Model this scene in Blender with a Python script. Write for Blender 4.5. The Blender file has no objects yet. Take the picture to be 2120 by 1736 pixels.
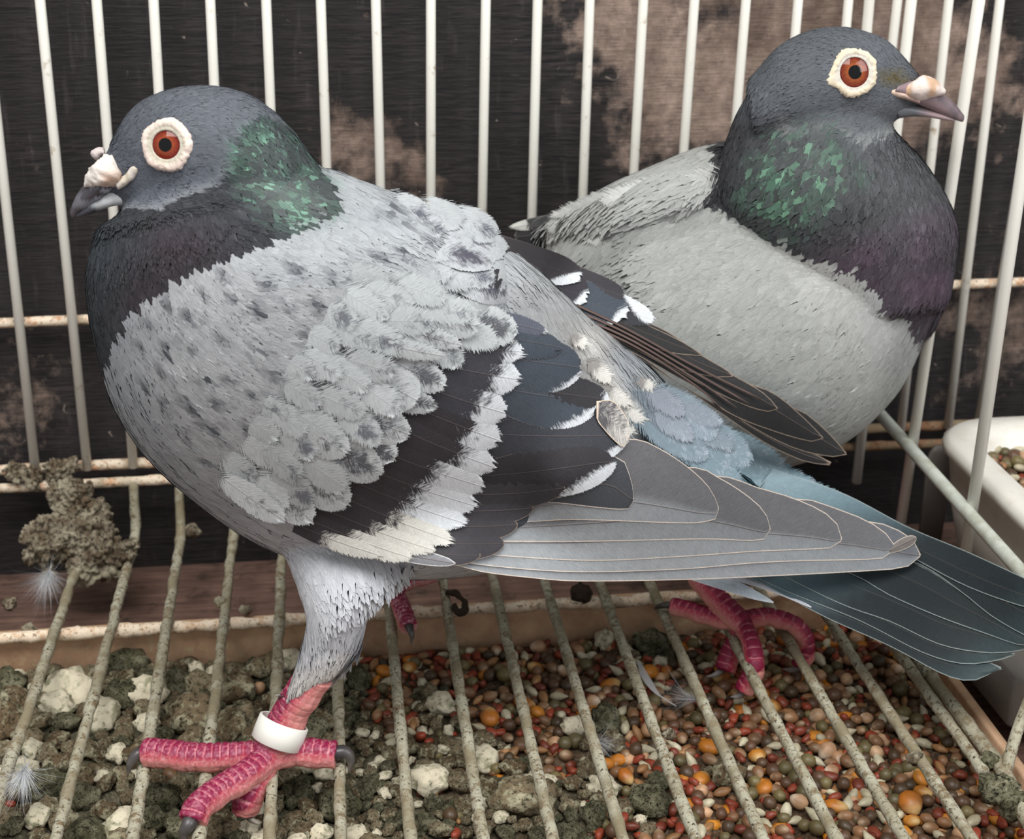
import bpy, math, random
import numpy as np
from mathutils import Vector
from mathutils.bvhtree import BVHTree
random.seed(7); RNG = np.random.default_rng(7)
S = 0.01                                    # everything below is written in centimetres
sc = bpy.context.scene
COL = sc.collection
# ---------------------------------------------------------------- camera
F = 3033.5; CX, CY = 1060.0, 868.0
CAM = np.array([0, 0, 29.68]); YAW, PITCH, ROLL = .1278, .3887, .0033
_cy, _sy = math.cos(YAW), math.sin(YAW); _cp, _sp = math.cos(PITCH), math.sin(PITCH)
FW = np.array([_sy*_cp, _cy*_cp, -_sp]); RT = np.array([_cy, -_sy, 0.]); UP = np.cross(RT, FW)
_cr, _sr = math.cos(ROLL), math.sin(ROLL); RT, UP = RT*_cr+UP*_sr, -RT*_sr+UP*_cr
cam_d = bpy.data.cameras.new('camera'); cam = bpy.data.objects.new('camera', cam_d); COL.objects.link(cam)
cam_d.sensor_width = 36; cam_d.lens = F*36/2120; cam_d.clip_start = 0.01; cam_d.clip_end = 20
cam_d.dof.use_dof = True; cam_d.dof.focus_distance = 0.475; cam_d.dof.aperture_fstop = 20
from mathutils import Matrix
cam.matrix_world = Matrix(((RT[0], UP[0], -FW[0], CAM[0]*S), (RT[1], UP[1], -FW[1], CAM[1]*S), (RT[2], UP[2], -FW[2], CAM[2]*S), (0, 0, 0, 1)))
sc.camera = cam
# ---------------------------------------------------------------- world, light, exposure
world = bpy.data.worlds.new('overcast_sky'); sc.world = world; world.use_nodes = True
bg = world.node_tree.nodes['Background']; bg.inputs[0].default_value = (0.95, 0.98, 1.0, 1); bg.inputs[1].default_value = 0.60
def area(name, loc, target, size, size_y, power, color=(1, 1, 1)):
    d = bpy.data.lights.new(name, 'AREA'); d.shape = 'RECTANGLE'; d.size = size; d.size_y = size_y; d.energy = power; d.color = color
    o = bpy.data.objects.new(name, d); COL.objects.link(o); o.location = loc
    o.rotation_euler = (Vector(target)-Vector(loc)).to_track_quat('-Z', 'Y').to_euler()
    return o
area('window_daylight', (-0.10, -0.10, 1.25), (0.05, 0.48, 0.08), 0.9, 0.7, 19, (1.0, 0.985, 0.96))
area('door_daylight', (0.95, -0.25, 0.85), (0.10, 0.5, 0.08), 0.5, 0.6, 6.5, (0.95, 0.97, 1.0))
sc.view_settings.view_transform = 'Standard'; sc.view_settings.look = 'None'
sc.view_settings.exposure = 0.0; sc.view_settings.gamma = 1.0; sc.view_settings.use_curve_mapping = False

# ---------------------------------------------------------------- helpers: pixels to places
def rays(p):
    p = np.atleast_2d(np.asarray(p, float)); return FW + RT*((p[:, 0:1]-CX)/F) - UP*((p[:, 1:2]-CY)/F)
def zp(x, y, z): d = rays((x, y))[0]; return CAM+d*(z-CAM[2])/d[2]
def yp(x, y, Y): d = rays((x, y))[0]; return CAM+d*Y/d[1]
def proj(P):
    P = np.atleast_2d(P)-CAM; w = P@FW
    return np.stack([CX+F*(P@RT)/w, CY-F*(P@UP)/w], 1)
def lin(c):
    c = np.asarray(c, float)/255.; return np.where(c <= .04045, c/12.92, ((c+.055)/1.055)**2.4)
def nrm(v): v = np.asarray(v, float); return v/(np.linalg.norm(v, axis=-1, keepdims=True)+1e-12)
def resample(pts, n, smooth=True):
    pts = np.asarray(pts, float)
    d = np.r_[0, np.cumsum(np.linalg.norm(np.diff(pts, axis=0), axis=1))]; d /= d[-1]
    if smooth and len(pts) > 2:                                    # catmull-rom, then even spacing
        P = np.vstack([2*pts[0]-pts[1], pts, 2*pts[-1]-pts[-2]]); out = []
        for i in range(len(pts)-1):
            p0, p1, p2, p3 = P[i:i+4]
            for t in np.linspace(0, 1, 8, endpoint=False):
                out.append(.5*((2*p1)+(-p0+p2)*t+(2*p0-5*p1+4*p2-p3)*t*t+(-p0+3*p1-3*p2+p3)*t**3))
        out.append(pts[-1]); pts = np.array(out)
        d = np.r_[0, np.cumsum(np.linalg.norm(np.diff(pts, axis=0), axis=1))]; d /= d[-1]
    t = np.linspace(0, 1, n) if np.isscalar(n) else np.asarray(n)
    return np.stack([np.interp(t, d, pts[:, k]) for k in range(pts.shape[1])], 1)
def sdist(x, y, poly):                                              # signed distance, + inside
    x = np.asarray(x, float); y = np.asarray(y, float); poly = np.asarray(poly, float)
    best = np.full(x.shape, 1e18); ins = np.zeros(x.shape, bool); n = len(poly)
    for i in range(n):
        ax, ay = poly[i]; bx, by = poly[(i+1) % n]
        t = np.clip(((x-ax)*(bx-ax)+(y-ay)*(by-ay))/((bx-ax)**2+(by-ay)**2+1e-9), 0, 1)
        best = np.minimum(best, (x-ax-t*(bx-ax))**2+(y-ay-t*(by-ay))**2)
        c = ((ay > y) != (by > y)) & (x < (bx-ax)*(y-ay)/((by-ay)+1e-12)+ax); ins ^= c
    return np.where(ins, 1, -1)*np.sqrt(best)
def mask(x, y, poly, soft=20): return np.clip(sdist(x, y, poly)/soft*.5+.5, 0, 1)
# cheap value noise for shapes and colours
_perm = RNG.random((64, 64, 64))
def vnoise(P, f=1.0, o=0):
    Q = np.asarray(P, float)*f+o*17.3+100; i = np.floor(Q).astype(int); t = Q-i; t = t*t*(3-2*t); r = 0
    for a in (0, 1):
        for b in (0, 1):
            for c in (0, 1):
                w = (t[:, 0] if a else 1-t[:, 0])*(t[:, 1] if b else 1-t[:, 1])*(t[:, 2] if c else 1-t[:, 2])
                r = r+w*_perm[(i[:, 0]+a) % 64, (i[:, 1]+b) % 64, (i[:, 2]+c) % 64]
    return r
# ---------------------------------------------------------------- helpers: objects
ORG = {}
def origin(o): return ORG.get(o.name, np.zeros(3)) if o else np.zeros(3)
def build(name, V, Fc, mat, parent=None, smooth=True, uv=None, attrs=None, link=True):
    V = (np.asarray(V, float)-origin(parent))*S
    me = bpy.data.meshes.new(name)
    if isinstance(Fc, np.ndarray):
        nf, k = Fc.shape
        me.vertices.add(len(V)); me.vertices.foreach_set('co', V.astype(np.float32).ravel())
        me.loops.add(nf*k); me.loops.foreach_set('vertex_index', Fc.astype(np.int32).ravel())
        me.polygons.add(nf); me.polygons.foreach_set('loop_start', np.arange(0, nf*k, k, dtype=np.int32))
        me.update(calc_edges=True); me.validate()
    else:
        me.from_pydata(V.tolist(), [], Fc)
    if smooth: me.polygons.foreach_set('use_smooth', np.ones(len(me.polygons), bool))
    if uv is not None:
        li = np.zeros(len(me.loops), np.int32); me.loops.foreach_get('vertex_index', li)
        l = me.uv_layers.new(name='UVMap'); l.data.foreach_set('uv', np.asarray(uv, np.float32)[li].ravel())
    for k, a in (attrs or {}).items():
        a = np.asarray(a, np.float32)
        if a.ndim == 1:
            at = me.attributes.new(k, 'FLOAT', 'POINT'); at.data.foreach_set('value', a)
        else:
            at = me.attributes.new(k, 'FLOAT_COLOR', 'POINT'); at.data.foreach_set('color', np.c_[a, np.ones(len(a))].astype(np.float32).ravel())
    if mat: me.materials.append(mat)
    o = bpy.data.objects.new(name, me)
    if parent:
        o.parent = parent; ORG[o.name] = origin(parent)
    COL.objects.link(o)
    ORG[o.name] = origin(parent)
    return o
def tag(o, label=None, cat=None, group=None, kind=None):
    if label: o['label'] = label
    if cat: o['category'] = cat
    if group: o['group'] = group
    if kind: o['kind'] = kind
    return o
def thing(name, loc, label, cat, group=None):
    o = bpy.data.objects.new(name, None); COL.objects.link(o); o.empty_display_size = .01
    o.location = np.asarray(loc, float)*S; ORG[o.name] = np.asarray(loc, float)
    return tag(o, label, cat, group)
def join(parts):
    V = []; Fs = []; n = 0
    for v, f in parts:
        V.append(np.asarray(v, float)); Fs += [tuple(int(i)+n for i in q) for q in f]; n += len(v)
    return np.vstack(V), Fs
def box(x0, x1, y0, y1, z0, z1, bev=0):
    if not bev:
        V = [(x, y, z) for x in (x0, x1) for y in (y0, y1) for z in (z0, z1)]
        return np.array(V, float), [(0, 1, 3, 2), (4, 6, 7, 5), (0, 4, 5, 1), (2, 3, 7, 6), (0, 2, 6, 4), (1, 5, 7, 3)]
    V = []; Fs = []
    def ring(z, i):
        return [(x0+i, y0+bev, z), (x0+bev, y0+i, z), (x1-bev, y0+i, z), (x1-i, y0+bev, z), (x1-i, y1-bev, z), (x1-bev, y1-i, z), (x0+bev, y1-i, z), (x0+i, y1-bev, z)]
    for z, i in ((z0, bev*.6), (z0+bev, 0), (z1-bev, 0), (z1, bev*.6)): V += ring(z, i)
    for k in range(3):
        for j in range(8): Fs.append((k*8+j, k*8+(j+1) % 8, k*8+8+(j+1) % 8, k*8+8+j))
    Fs += [tuple(range(7, -1, -1)), tuple(range(24, 32))]
    return np.array(V, float), Fs
def tube(path, r, n=10, rough=0, seed=0, cap=True, step=None):
    path = np.asarray(path, float)
    if step:
        L = np.sum(np.linalg.norm(np.diff(path, axis=0), axis=1)); path = resample(path, max(3, int(L/step)), False)
    m = len(path); r = np.broadcast_to(np.asarray(r, float), (m,)) if np.ndim(r) else np.full(m, r)
    T = nrm(np.gradient(path, axis=0)); a = np.array([0, 0, 1.]) if abs(T[0, 2]) < .8 else np.array([1., 0, 0])
    V = []; u = nrm(np.cross(T[0], a))
    for i in range(m):
        u = nrm(u-T[i]*(u@T[i])); v = np.cross(T[i], u); an = np.linspace(0, 2*np.pi, n, endpoint=False)
        V.append(path[i]+r[i]*(np.cos(an)[:, None]*u+np.sin(an)[:, None]*v))
    V = np.vstack(V)
    if rough:
        c = np.repeat(path, n, 0); V = c+(V-c)*(1+rough*(vnoise(V, 1.7, seed)-.4)+rough*.8*(vnoise(V, 5, seed)-.5))[:, None]
    Fs = [(i*n+j, i*n+(j+1) % n, (i+1)*n+(j+1) % n, (i+1)*n+j) for i in range(m-1) for j in range(n)]
    if cap:
        V = np.vstack([V, path[0], path[-1]]); k = len(V)-2
        Fs += [(k, (j+1) % n, j) for j in range(n)]+[(k+1, (m-1)*n+j, (m-1)*n+(j+1) % n) for j in range(n)]
    return V, Fs
_ico = {}
def ico(sub):
    if sub not in _ico:
        import bmesh
        bm = bmesh.new(); bmesh.ops.create_icosphere(bm, subdivisions=sub, radius=1)
        _ico[sub] = (np.array([v.co[:] for v in bm.verts]), [tuple(v.index for v in f.verts) for f in bm.faces]); bm.free()
    return _ico[sub][0].copy(), _ico[sub][1]
# ---------------------------------------------------------------- helpers: materials
class N:
    def __init__(s, name):
        s.m = bpy.data.materials.new(name); s.m.use_nodes = True; s.t = s.m.node_tree; s.b = s.t.nodes['Principled BSDF']
    def n(s, typ, **k):
        x = s.t.nodes.new(typ)
        for a, v in k.items():
            if a.startswith('_'): continue
            setattr(x, a, v)
        return x
    def put(s, sock, v):
        if isinstance(v, bpy.types.NodeSocket): s.t.links.new(v, sock)
        elif v is not None:
            if sock.type == 'RGBA' and np.ndim(v) and len(v) == 3: v = (*v, 1)
            sock.default_value = tuple(float(q) for q in v) if np.ndim(v) else v
    def math(s, op, a, b=None, c=None, clamp=False):
        x = s.n('ShaderNodeMath', operation=op); x.use_clamp = clamp
        for i, v in enumerate((a, b, c)): s.put(x.inputs[i], v)
        return x.outputs[0]
    def mix(s, f, a, b, typ='MIX'):
        x = s.n('ShaderNodeMix', data_type='RGBA', blend_type=typ); x.clamp_factor = True
        s.put(x.inputs[0], f); s.put(x.inputs[6], a); s.put(x.inputs[7], b); return x.outputs[2]
    def noise(s, vec=None, scale=5, detail=4, rough=.55, dist=0):
        x = s.n('ShaderNodeTexNoise'); s.put(x.inputs['Vector'], vec); x.inputs['Scale'].default_value = scale
        x.inputs['Detail'].default_value = detail; x.inputs['Roughness'].default_value = rough; x.inputs['Distortion'].default_value = dist
        return x.outputs[0]
    def ramp(s, f, lo, hi, a=0., b=1.):
        x = s.n('ShaderNodeMapRange'); x.clamp = True; s.put(x.inputs[0], f)
        for i, v in zip((1, 2, 3, 4), (lo, hi, a, b)): s.put(x.inputs[i], v)
        return x.outputs[0]
    def coords(s, scale=(1, 1, 1), kind='Object', rot=(0, 0, 0)):
        c = s.n('ShaderNodeTexCoord').outputs[kind]; x = s.n('ShaderNodeMapping'); x.inputs['Scale'].default_value = scale; x.inputs['Rotation'].default_value = rot
        s.put(x.inputs[0], c); return x.outputs[0]
    def attr(s, name, out='Color'): x = s.n('ShaderNodeAttribute', attribute_name=name); return x.outputs[out]
    def bump(s, h, strength=.3, dist=.001):
        x = s.n('ShaderNodeBump'); x.inputs['Strength'].default_value = strength; x.inputs['Distance'].default_value = dist
        s.put(x.inputs['Height'], h); s.t.links.new(x.outputs[0], s.b.inputs['Normal']); return x
    def fin(s, col=None, rough=.6, spec=.3, **k):
        s.put(s.b.inputs['Base Color'], col); s.put(s.b.inputs['Roughness'], rough); s.put(s.b.inputs['Specular IOR Level'], spec)
        for a, v in k.items(): s.put(s.b.inputs[a.replace('_', ' ')], v)
        return s.m
# ================================================================ materials of the cage
def mat_wire(name, clean=.9, warm=0.5):
    m = N(name); c = m.coords((1, 1, 1)); n1 = m.noise(c, 90, 5, .7); n2 = m.noise(c, 380, 4, .6); n3 = m.noise(c, 25, 3, .6)
    cl = m.mix(n3, lin((240, 238, 230)), lin((224, 220, 208)))
    d = m.ramp(n1, clean-.03, clean+.08)
    col = m.mix(d, cl, m.mix(n2, lin((150, 112, 78)), lin((176, 158, 128))))
    m.bump(n1, .25, .0004)
    return m.fin(col, .38, .5)
def mat_grid(name, pale, dark, brown, cov=(.42, .66)):
    m = N(name); c = m.coords(); n1 = m.noise(c, 260, 6, .75); n2 = m.noise(c, 60, 3, .6); n3 = m.noise(c, 700, 3, .6)
    col = m.mix(m.ramp(n1, .50, .60), lin(pale), lin(brown))
    col = m.mix(m.ramp(n3, .56, .66), col, lin(dark))
    col = m.mix(m.ramp(n2, *cov), col, m.mix(n1, lin((116, 104, 82)), lin((154, 144, 118))))
    m.bump(n1, .6, .0007)
    return m.fin(col, .85, .2)
WIRE = mat_wire('painted_white_wire', .66); WIREC = mat_wire('clean_white_wire', .74)
RAIL = mat_grid('rusty_stained_wire', (222, 206, 184), (130, 102, 78), (196, 150, 116), (.54, .8))
RAILB = mat_grid('brown_rusted_wire', (132, 100, 76), (70, 50, 36), (110, 78, 54))
GRID = mat_grid('mossy_floor_wire', (174, 170, 150), (66, 56, 42), (122, 106, 82))
CRUST = mat_grid('crusted_crossbar_wire', (240, 222, 198), (150, 124, 98), (222, 190, 158), (.56, .8))
# ================================================================ wooden wall, board, ground
YW = 62.6
nx, nz = 420, 200
gx = np.linspace(-70, 80, nx); gz = np.linspace(-3, 46, nz); GX, GZ = np.meshgrid(gx, gz)
PW = np.stack([GX.ravel(), np.full(GX.size, YW), GZ.ravel()], 1); pw = proj(PW)
nn = vnoise(PW, .35, 1)*.5+vnoise(PW, 1.1, 2)*.32+vnoise(PW, 3.2, 3)*.22
wx = pw[:, 0]+(vnoise(PW, .8, 4)-.5)*160+(vnoise(PW, 2.6, 5)-.5)*70; wy = pw[:, 1]+(vnoise(PW, .8, 6)-.5)*90+(vnoise(PW, 2.6, 7)-.5)*60
tan = np.zeros(len(PW))
for poly, st in (([(1260, -600), (1180, 40), (1290, 250), (1330, 330), (1560, 330), (1900, 330), (2120, 240), (2300, 240), (2000, 60), (1780, -600)], .95),
                 ([(660, 230), (760, 240), (900, 340), (880, 400), (700, 350)], .75), ([(2000, 620), (2120, 560), (2400, 560), (2400, 820), (1990, 800)], .6),
                 ([(1840, 440), (2300, 480), (2300, 540), (1900, 560)], .25), ([(-100, 740), (120, 700), (150, 900), (-100, 940)], .5), ([(-100, 300), (20, 320), (0, 420), (-100, 420)], .4),
                 ([(420, 220), (520, 230), (500, 300)], .3), ([(1280, -100), (1330, -60), (1310, 190), (1290, 190)], .5)):
    tan = np.maximum(tan, st*mask(wx, wy, poly, 60))
tan = np.clip(tan*(.15+1.35*nn)+.25*(nn-.5), 0, 1)
Fq = (np.arange(nx-1)[None]+np.arange(nz-1)[:, None]*nx).ravel(); Fq = np.stack([Fq, Fq+1, Fq+nx+1, Fq+nx], 1)
m = N('tarred_weathered_wood'); c = m.coords((1, 1, 1)); cs = m.coords((9, 1, 115)); cv = m.coords((30, 1, 4))
lines = m.noise(cs, 9, 4, .6, .6); blot = m.noise(c, 28, 6, .65, .4); fine = m.noise(c, 220, 4, .7); vert = m.noise(cv, 9, 3, .6)
dk = m.mix(m.math('MULTIPLY', m.ramp(lines, .38, .68), m.ramp(m.noise(c, 14, 4, .6), .3, .65, .15, 1)), lin((27, 25, 26)), lin((74, 67, 65)))
dk = m.mix(m.ramp(blot, .35, .7), dk, lin((40, 37, 37)))
dk = m.mix(m.ramp(vert, .6, .8, 0, .5), dk, lin((84, 78, 78)))
tn = m.mix(m.ramp(fine, .3, .7), lin((120, 103, 94)), lin((170, 148, 134)))
tn = m.mix(m.ramp(blot, .45, .62, 0, .8), tn, lin((98, 80, 70)))
col = m.mix(m.ramp(m.math('ADD', m.attr('tan', 'Fac'), m.math('MULTIPLY', m.math('SUBTRACT', m.noise(c, 120, 5, .75), .5), 1.3)), .24, .72), dk, tn)
col = m.mix(m.ramp(m.noise(c, 150, 2, .5, 1.2), .73, .78, 0, .75), col, lin((150, 136, 126)))
m.bump(m.math('ADD', lines, m.math('MULTIPLY', fine, .5)), .5, .0012)
WOOD = m.fin(col, .7, .3)
# the wall is two sheets of wood side by side with a recessed joint, behind them the backing
wall = build('wall_back', PW, Fq, WOOD, attrs={'tan': tan}); tag(wall, kind='structure')
V, Fc = box(-70, 80, YW+.02, YW+1.5, -3, 46); build('backing_board', V, Fc, WOOD, wall, smooth=False)
m = N('brown_stained_board'); c = m.coords((1, 8, 1)); a = m.noise(c, 40, 5, .65); b = m.noise(m.coords(), 90, 4, .6)
fl = m.mix(m.ramp(a, .3, .7), lin((92, 72, 64)), lin((150, 118, 104))); fl = m.mix(m.ramp(b, .55, .7, 0, .7), fl, lin((60, 52, 44))); m.bump(a, .4, .001)
BOARD = m.fin(fl, .8, .2)
V, Fc = box(-70, 80, -5, YW+1.5, -4.0, -2.8, .1); tag(build('floor', V, Fc, BOARD), kind='structure')
# ================================================================ the wire cage
YB = 61.3; WR = .205
cage = thing('bird_cage', (5, YB, 0), 'white painted wire bird cage of upright bars around both pigeons', 'cage')
def bar(name, pts, r, mat, rough=0, seed=0, n=10, step=None, parent=None, label=None):
    V, Fc = tube(pts, r, n, rough, seed, step=step); o = build(name, V, Fc, mat, parent)
    if label: o['label'] = label
    return o
wires = [((83, 0), (180, 960)), ((-34, 0), (72, 960)), ((200, 0), (222, 280)), ((318, 0), (328, 185)), ((435, 0), (443, 170)), ((551, 0), (560, 220)), ((664, 0), (676, 335)), ((778, 0), (787, 370)), ((892, 0), (892, 415)), ((1006, 0), (998, 458)),
         ((1113, 0), (1101, 455)), ((1221, 0), (1206, 415)), ((1332, 0), (1311, 370)), ((1438, 0), (1415, 320)), ((1545, 0), (1520, 300)), ((1653, 0), (1618, 400)), ((1757, 0), (1712, 500)), ((1858, 0), (1800, 500)), ((1964, 0), (1925, 350)), ((2070, 0), (1967, 850)), ((2170, 0), (2112, 350)), ((2270, 0), (2190, 500))]
for i, (a, b) in enumerate(wires):
    A = yp(*a, YB); B = yp(*b, YB); k = (B[0]-A[0])/(B[2]-A[2])
    if abs(k) > .03: k = math.copysign(.03, k)
    top = np.array([A[0]+k*(34-A[2]), YB, 34]); bot = np.array([A[0]+k*(2.9-A[2]), YB, 2.9])
    bar('bar', [top, (top+bot)/2+np.array([0, RNG.normal()*.03, 0]), bot], WR, WIRE if i < 15 or i > 17 else WIREC, parent=cage)
for x in (-17.2, -19.4, -21.6): bar('bar', [(x, YB, 34), (x, YB, 2.9)], WR, WIRE, parent=cage)
bar('rail', [(-22, YB+.35, 9.72), (10, YB+.37, 9.8), (33, YB+.35, 9.95)], .22, RAIL, .12, 3, step=.6, parent=cage, label='rusty horizontal rail halfway up the back bars')
bar('rail', [(-22, YB+.3, 2.9), (-5, YB+.3, 2.98), (10, YB+.3, 3.0)], .24, RAIL, .2, 4, step=.35, parent=cage, label='stained bottom rail of the back wall')
bar('rail', [(10, YB+.3, 3.0), (33, YB+.3, 2.9)], .24, RAILB, .2, 4, step=.35, parent=cage, label='brown rusted stretch of the bottom rail')
bar('rail', [(-22, YB, 29), (33, YB, 29)], .24, WIRE, parent=cage)
# side wall to the right
XS = 24.3
def sidebar(a, b, zb):
    A = CAM+rays(a)[0]*XS/rays(a)[0][0]; B = CAM+rays(b)[0]*XS/rays(b)[0][0]
    k = (B[1]-A[1])/(B[2]-A[2]); bar('side_bar', [(XS, A[1]+k*(34-A[2]), 34), (XS, A[1]+k*(zb-A[2]), zb)], .23, WIREC, parent=cage)
sidebar((1887, 0), (1855, 280), .6); sidebar((2027, 0), (1866, 1075), .3); sidebar((2168, 0), (2000, 1138), 1.)
for dy in (6, 12): bar('side_bar', [(XS, 48.5-dy, 34), (XS, 48.5-dy, 1)], .23, WIREC, parent=cage)
bar('side_bar', [yp(1800, 0, 60.9)+np.array([0, 0, 12]), yp(1800, 0, 60.9), yp(1765, 400, 60.9), yp(1760, 400, 60.9)-np.array([0, 0, 12])], .22, WIREC, parent=cage)
a = CAM+rays((1820, 855))[0]*(XS-.3)/rays((1820, 855))[0][0]; b = CAM+rays((2120, 1190))[0]*(XS-.3)/rays((2120, 1190))[0][0]; d = (b-a)/np.linalg.norm(b-a)
m = N('grey_white_rail'); c = m.coords(); n1 = m.noise(c, 130, 4, .6); m.bump(n1, .2, .0005)
RAILW = m.fin(m.mix(m.ramp(n1, .4, .75), lin((196, 200, 190)), lin((160, 160, 140))), .4, .5)
bar('side_rail', [a-d*3.5, a, b, b+d*12], .27, RAILW, parent=cage, label='pale thick rail running forward along the right side')
# ================================================================ the wire floor grid
grid = thing('floor_grid', (3, 48, 0), 'dirty mossy wire grid the pigeons stand on', 'wire floor')
fw_ = [((148, 1205), (0, 1640)), ((260, 1190), (115, 1736)), ((362, 1190), (275, 1736)), ((474, 1190), (412, 1736)), ((582, 1190), (558, 1736)), ((697, 1300), (706, 1736)), ((803, 1225), (850, 1736)), ((918, 1210), (1000, 1736)), ((1020, 1195), (1145, 1736)),
       ((1130, 1210), (1290, 1736)), ((1245, 1215), (1440, 1736)), ((1350, 1215), (1580, 1736)), ((1523, 1330), (1732, 1736)), ((1625, 1310), (1872, 1736)), ((1722, 1290), (2012, 1736)), ((1885, 1385), (2035, 1595))]
for i, (a, b) in enumerate(fw_):
    A = zp(*a, .0); B = zp(*b, .0); k = (B[0]-A[0])/(B[1]-A[1])
    if i == 15:
        pts = [(B[0], B[1]-.1, 0), (A[0], A[1], 0), (A[0]+k*10, A[1]+10, 0)]
    else:
        e = 60.2; X = lambda y: A[0]+k*(y-A[1])
        pts = [(X(33), 33, 0), (X(46), 46, -.02), (X(e-.5), e-.5, 0), (X(e), e+.1, .25), (X(e), e+.35, .9), (X(e)+.05, 60.85, 2.4)]
    bar('grid_wire', pts, .205, GRID, .46 if i < 6 else .30, i, n=9, step=.33, parent=grid)
A = zp(20, 1640, 0)
for x in (-15.3, -17.5): bar('grid_wire', [(x, 33, 0), (x, 60, 0), (x, 60.85, 2.4)], .2, GRID, .3, 30+int(x), n=9, step=.33, parent=grid)
bar('lip_rail', [(-22, 60.9, 2.35), (11, 60.9, 2.45)], .22, RAIL, .3, 40, step=.3, parent=grid, label='crusty upper rail of the grid lip')
bar('lip_rail', [(11, 60.9, 2.45), (30, 60.9, 2.3)], .22, RAILB, .3, 40, step=.3, parent=grid, label='brown rusted stretch of the grid lip rail')
bar('crossbar', [(-20, 52.5, -.38), (1, 52.6, -.38), (24, 52.4, -.38)], .23, CRUST, .7, 41, n=10, step=.25, parent=grid, label='pale crusted crossbar under the grid wires')
bar('crossbar', [(-20, 34.5, -.4), (24, 34.5, -.4)], .23, CRUST, .3, 42, step=.4, parent=grid)
# right border of the grid with the forked corner
J = zp(2080, 1600, 0.0)
k0 = zp(1905, 1372, 0)
bar('grid_border', [(k0[0]-.2, k0[1]+14, 0), k0, J, zp(2150, 1736, 0.0), zp(2250, 1950, 0)], .26, GRID, .35, 50, step=.3, parent=grid)
bar('lip_post', [J, zp(2110, 1500, 1.2), (24.0, 40.6, 4.2), (24.0, 40.9, 6)], .21, GRID, .3, 51, step=.3, parent=grid)
# ================================================================ pigeon tools
def pair_loft(secs, n=40, m=60, p=2.0, caps=(.6, .6)):
    """sections (x1,y1,x2,y2,Y,half_depth): two outline points and the thickness away from the eye"""
    R = resample(np.array(secs, float), m)
    C = []; A = []; B = []
    for x1, y1, x2, y2, Y, h in R:
        a = yp(x1, y1, Y); b = yp(x2, y2, Y); C.append((a+b)/2); A.append((b-a)/2)
        w = nrm((a+b)/2-CAM); w = nrm(w-nrm(b-a)*(w@nrm(b-a))); B.append(w*h)
    C, A, B = map(np.array, (C, A, B)); an = np.linspace(0, 2*np.pi, n, endpoint=False)
    ca, sa = np.cos(an), np.sin(an); q = 2/p; ca = np.sign(ca)*np.abs(ca)**q; sa = np.sign(sa)*np.abs(sa)**q
    rings = []
    def ring(c, a, b): rings.append(c+ca[:, None]*a+sa[:, None]*b)
    K = 6
    d0 = nrm(C[0]-C[2])*caps[0]*np.linalg.norm(A[0]); d1 = nrm(C[-1]-C[-3])*caps[1]*np.linalg.norm(A[-1])
    for k in range(K, 0, -1):
        t = k/K*np.pi/2*.98; ring(C[0]+d0*np.sin(t), A[0]*np.cos(t), B[0]*np.cos(t))
    for c, a, b in zip(C, A, B): ring(c, a, b)
    for k in range(1, K+1):
        t = k/K*np.pi/2*.98; ring(C[-1]+d1*np.sin(t), A[-1]*np.cos(t), B[-1]*np.cos(t))
    V = np.vstack(rings); M = len(rings)
    Fs = [(i*n+j, i*n+(j+1) % n, (i+1)*n+(j+1) % n, (i+1)*n+j) for i in range(M-1) for j in range(n)]
    Fs += [tuple(range(n-1, -1, -1)), tuple(range((M-1)*n, M*n))]
    return V, Fs
def relax(V, Fq, it, w=.5):
    E = np.vstack([Fq[:, [i, (i+1) % Fq.shape[1]]] for i in range(Fq.shape[1])])
    for _ in range(it):
        acc = np.zeros_like(V); cnt = np.zeros(len(V))
        for a, b in ((0, 1), (1, 0)):
            for k in range(3): acc[:, k] += np.bincount(E[:, a], V[E[:, b], k], len(V))
            cnt += np.bincount(E[:, a], minlength=len(V))
        V = V*(1-w)+w*acc/np.maximum(cnt, 1)[:, None]
    return V
def fuse(parts, voxel, it=6):
    V, Fs = join(parts); me = bpy.data.meshes.new('tmp'); me.from_pydata((V*S*10).tolist(), [], Fs)
    o = bpy.data.objects.new('tmp', me); COL.objects.link(o)
    md = o.modifiers.new('r', 'REMESH'); md.mode = 'VOXEL'; md.voxel_size = voxel*S*10
    dg = bpy.context.evaluated_depsgraph_get(); ev = o.evaluated_get(dg); m2 = ev.to_mesh()
    W = np.zeros(len(m2.vertices)*3, np.float32); m2.vertices.foreach_get('co', W); W = W.reshape(-1, 3).astype(float)/S/10
    Q = np.zeros(len(m2.loops), np.int32); m2.loops.foreach_get('vertex_index', Q); Q = Q.reshape(-1, 4)
    ev.to_mesh_clear(); bpy.data.objects.remove(o); bpy.data.meshes.remove(me)
    if it:
        v0 = W
        for _ in range(it): W = relax(W, Q, 1, .55); W = relax(W, Q, 1, -.5)
        W = relax(W, Q, 2, .5)
    return W, Q
def normals(V, Q):
    n = np.cross(V[Q[:, 2]]-V[Q[:, 0]], V[Q[:, 3 if Q.shape[1] == 4 else 1]]-V[Q[:, 1 if Q.shape[1] == 4 else 0]])
    if Q.shape[1] == 3: n = -n
    out = np.zeros_like(V)
    for i in range(Q.shape[1]):
        for k in range(3): out[:, k] += np.bincount(Q[:, i], n[:, k], len(V))
    return nrm(out)
class Surf:
    def __init__(s, V, Q): s.V, s.Q = V, Q; s.N = normals(V, Q); s.b = BVHTree.FromPolygons(V.tolist(), Q.tolist())
    def hit(s, x, y):
        h = s.b.ray_cast(Vector(CAM), Vector(nrm(rays((x, y))[0])))
        return (np.array(h[0]), np.array(h[1])) if h[0] else (None, None)
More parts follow.
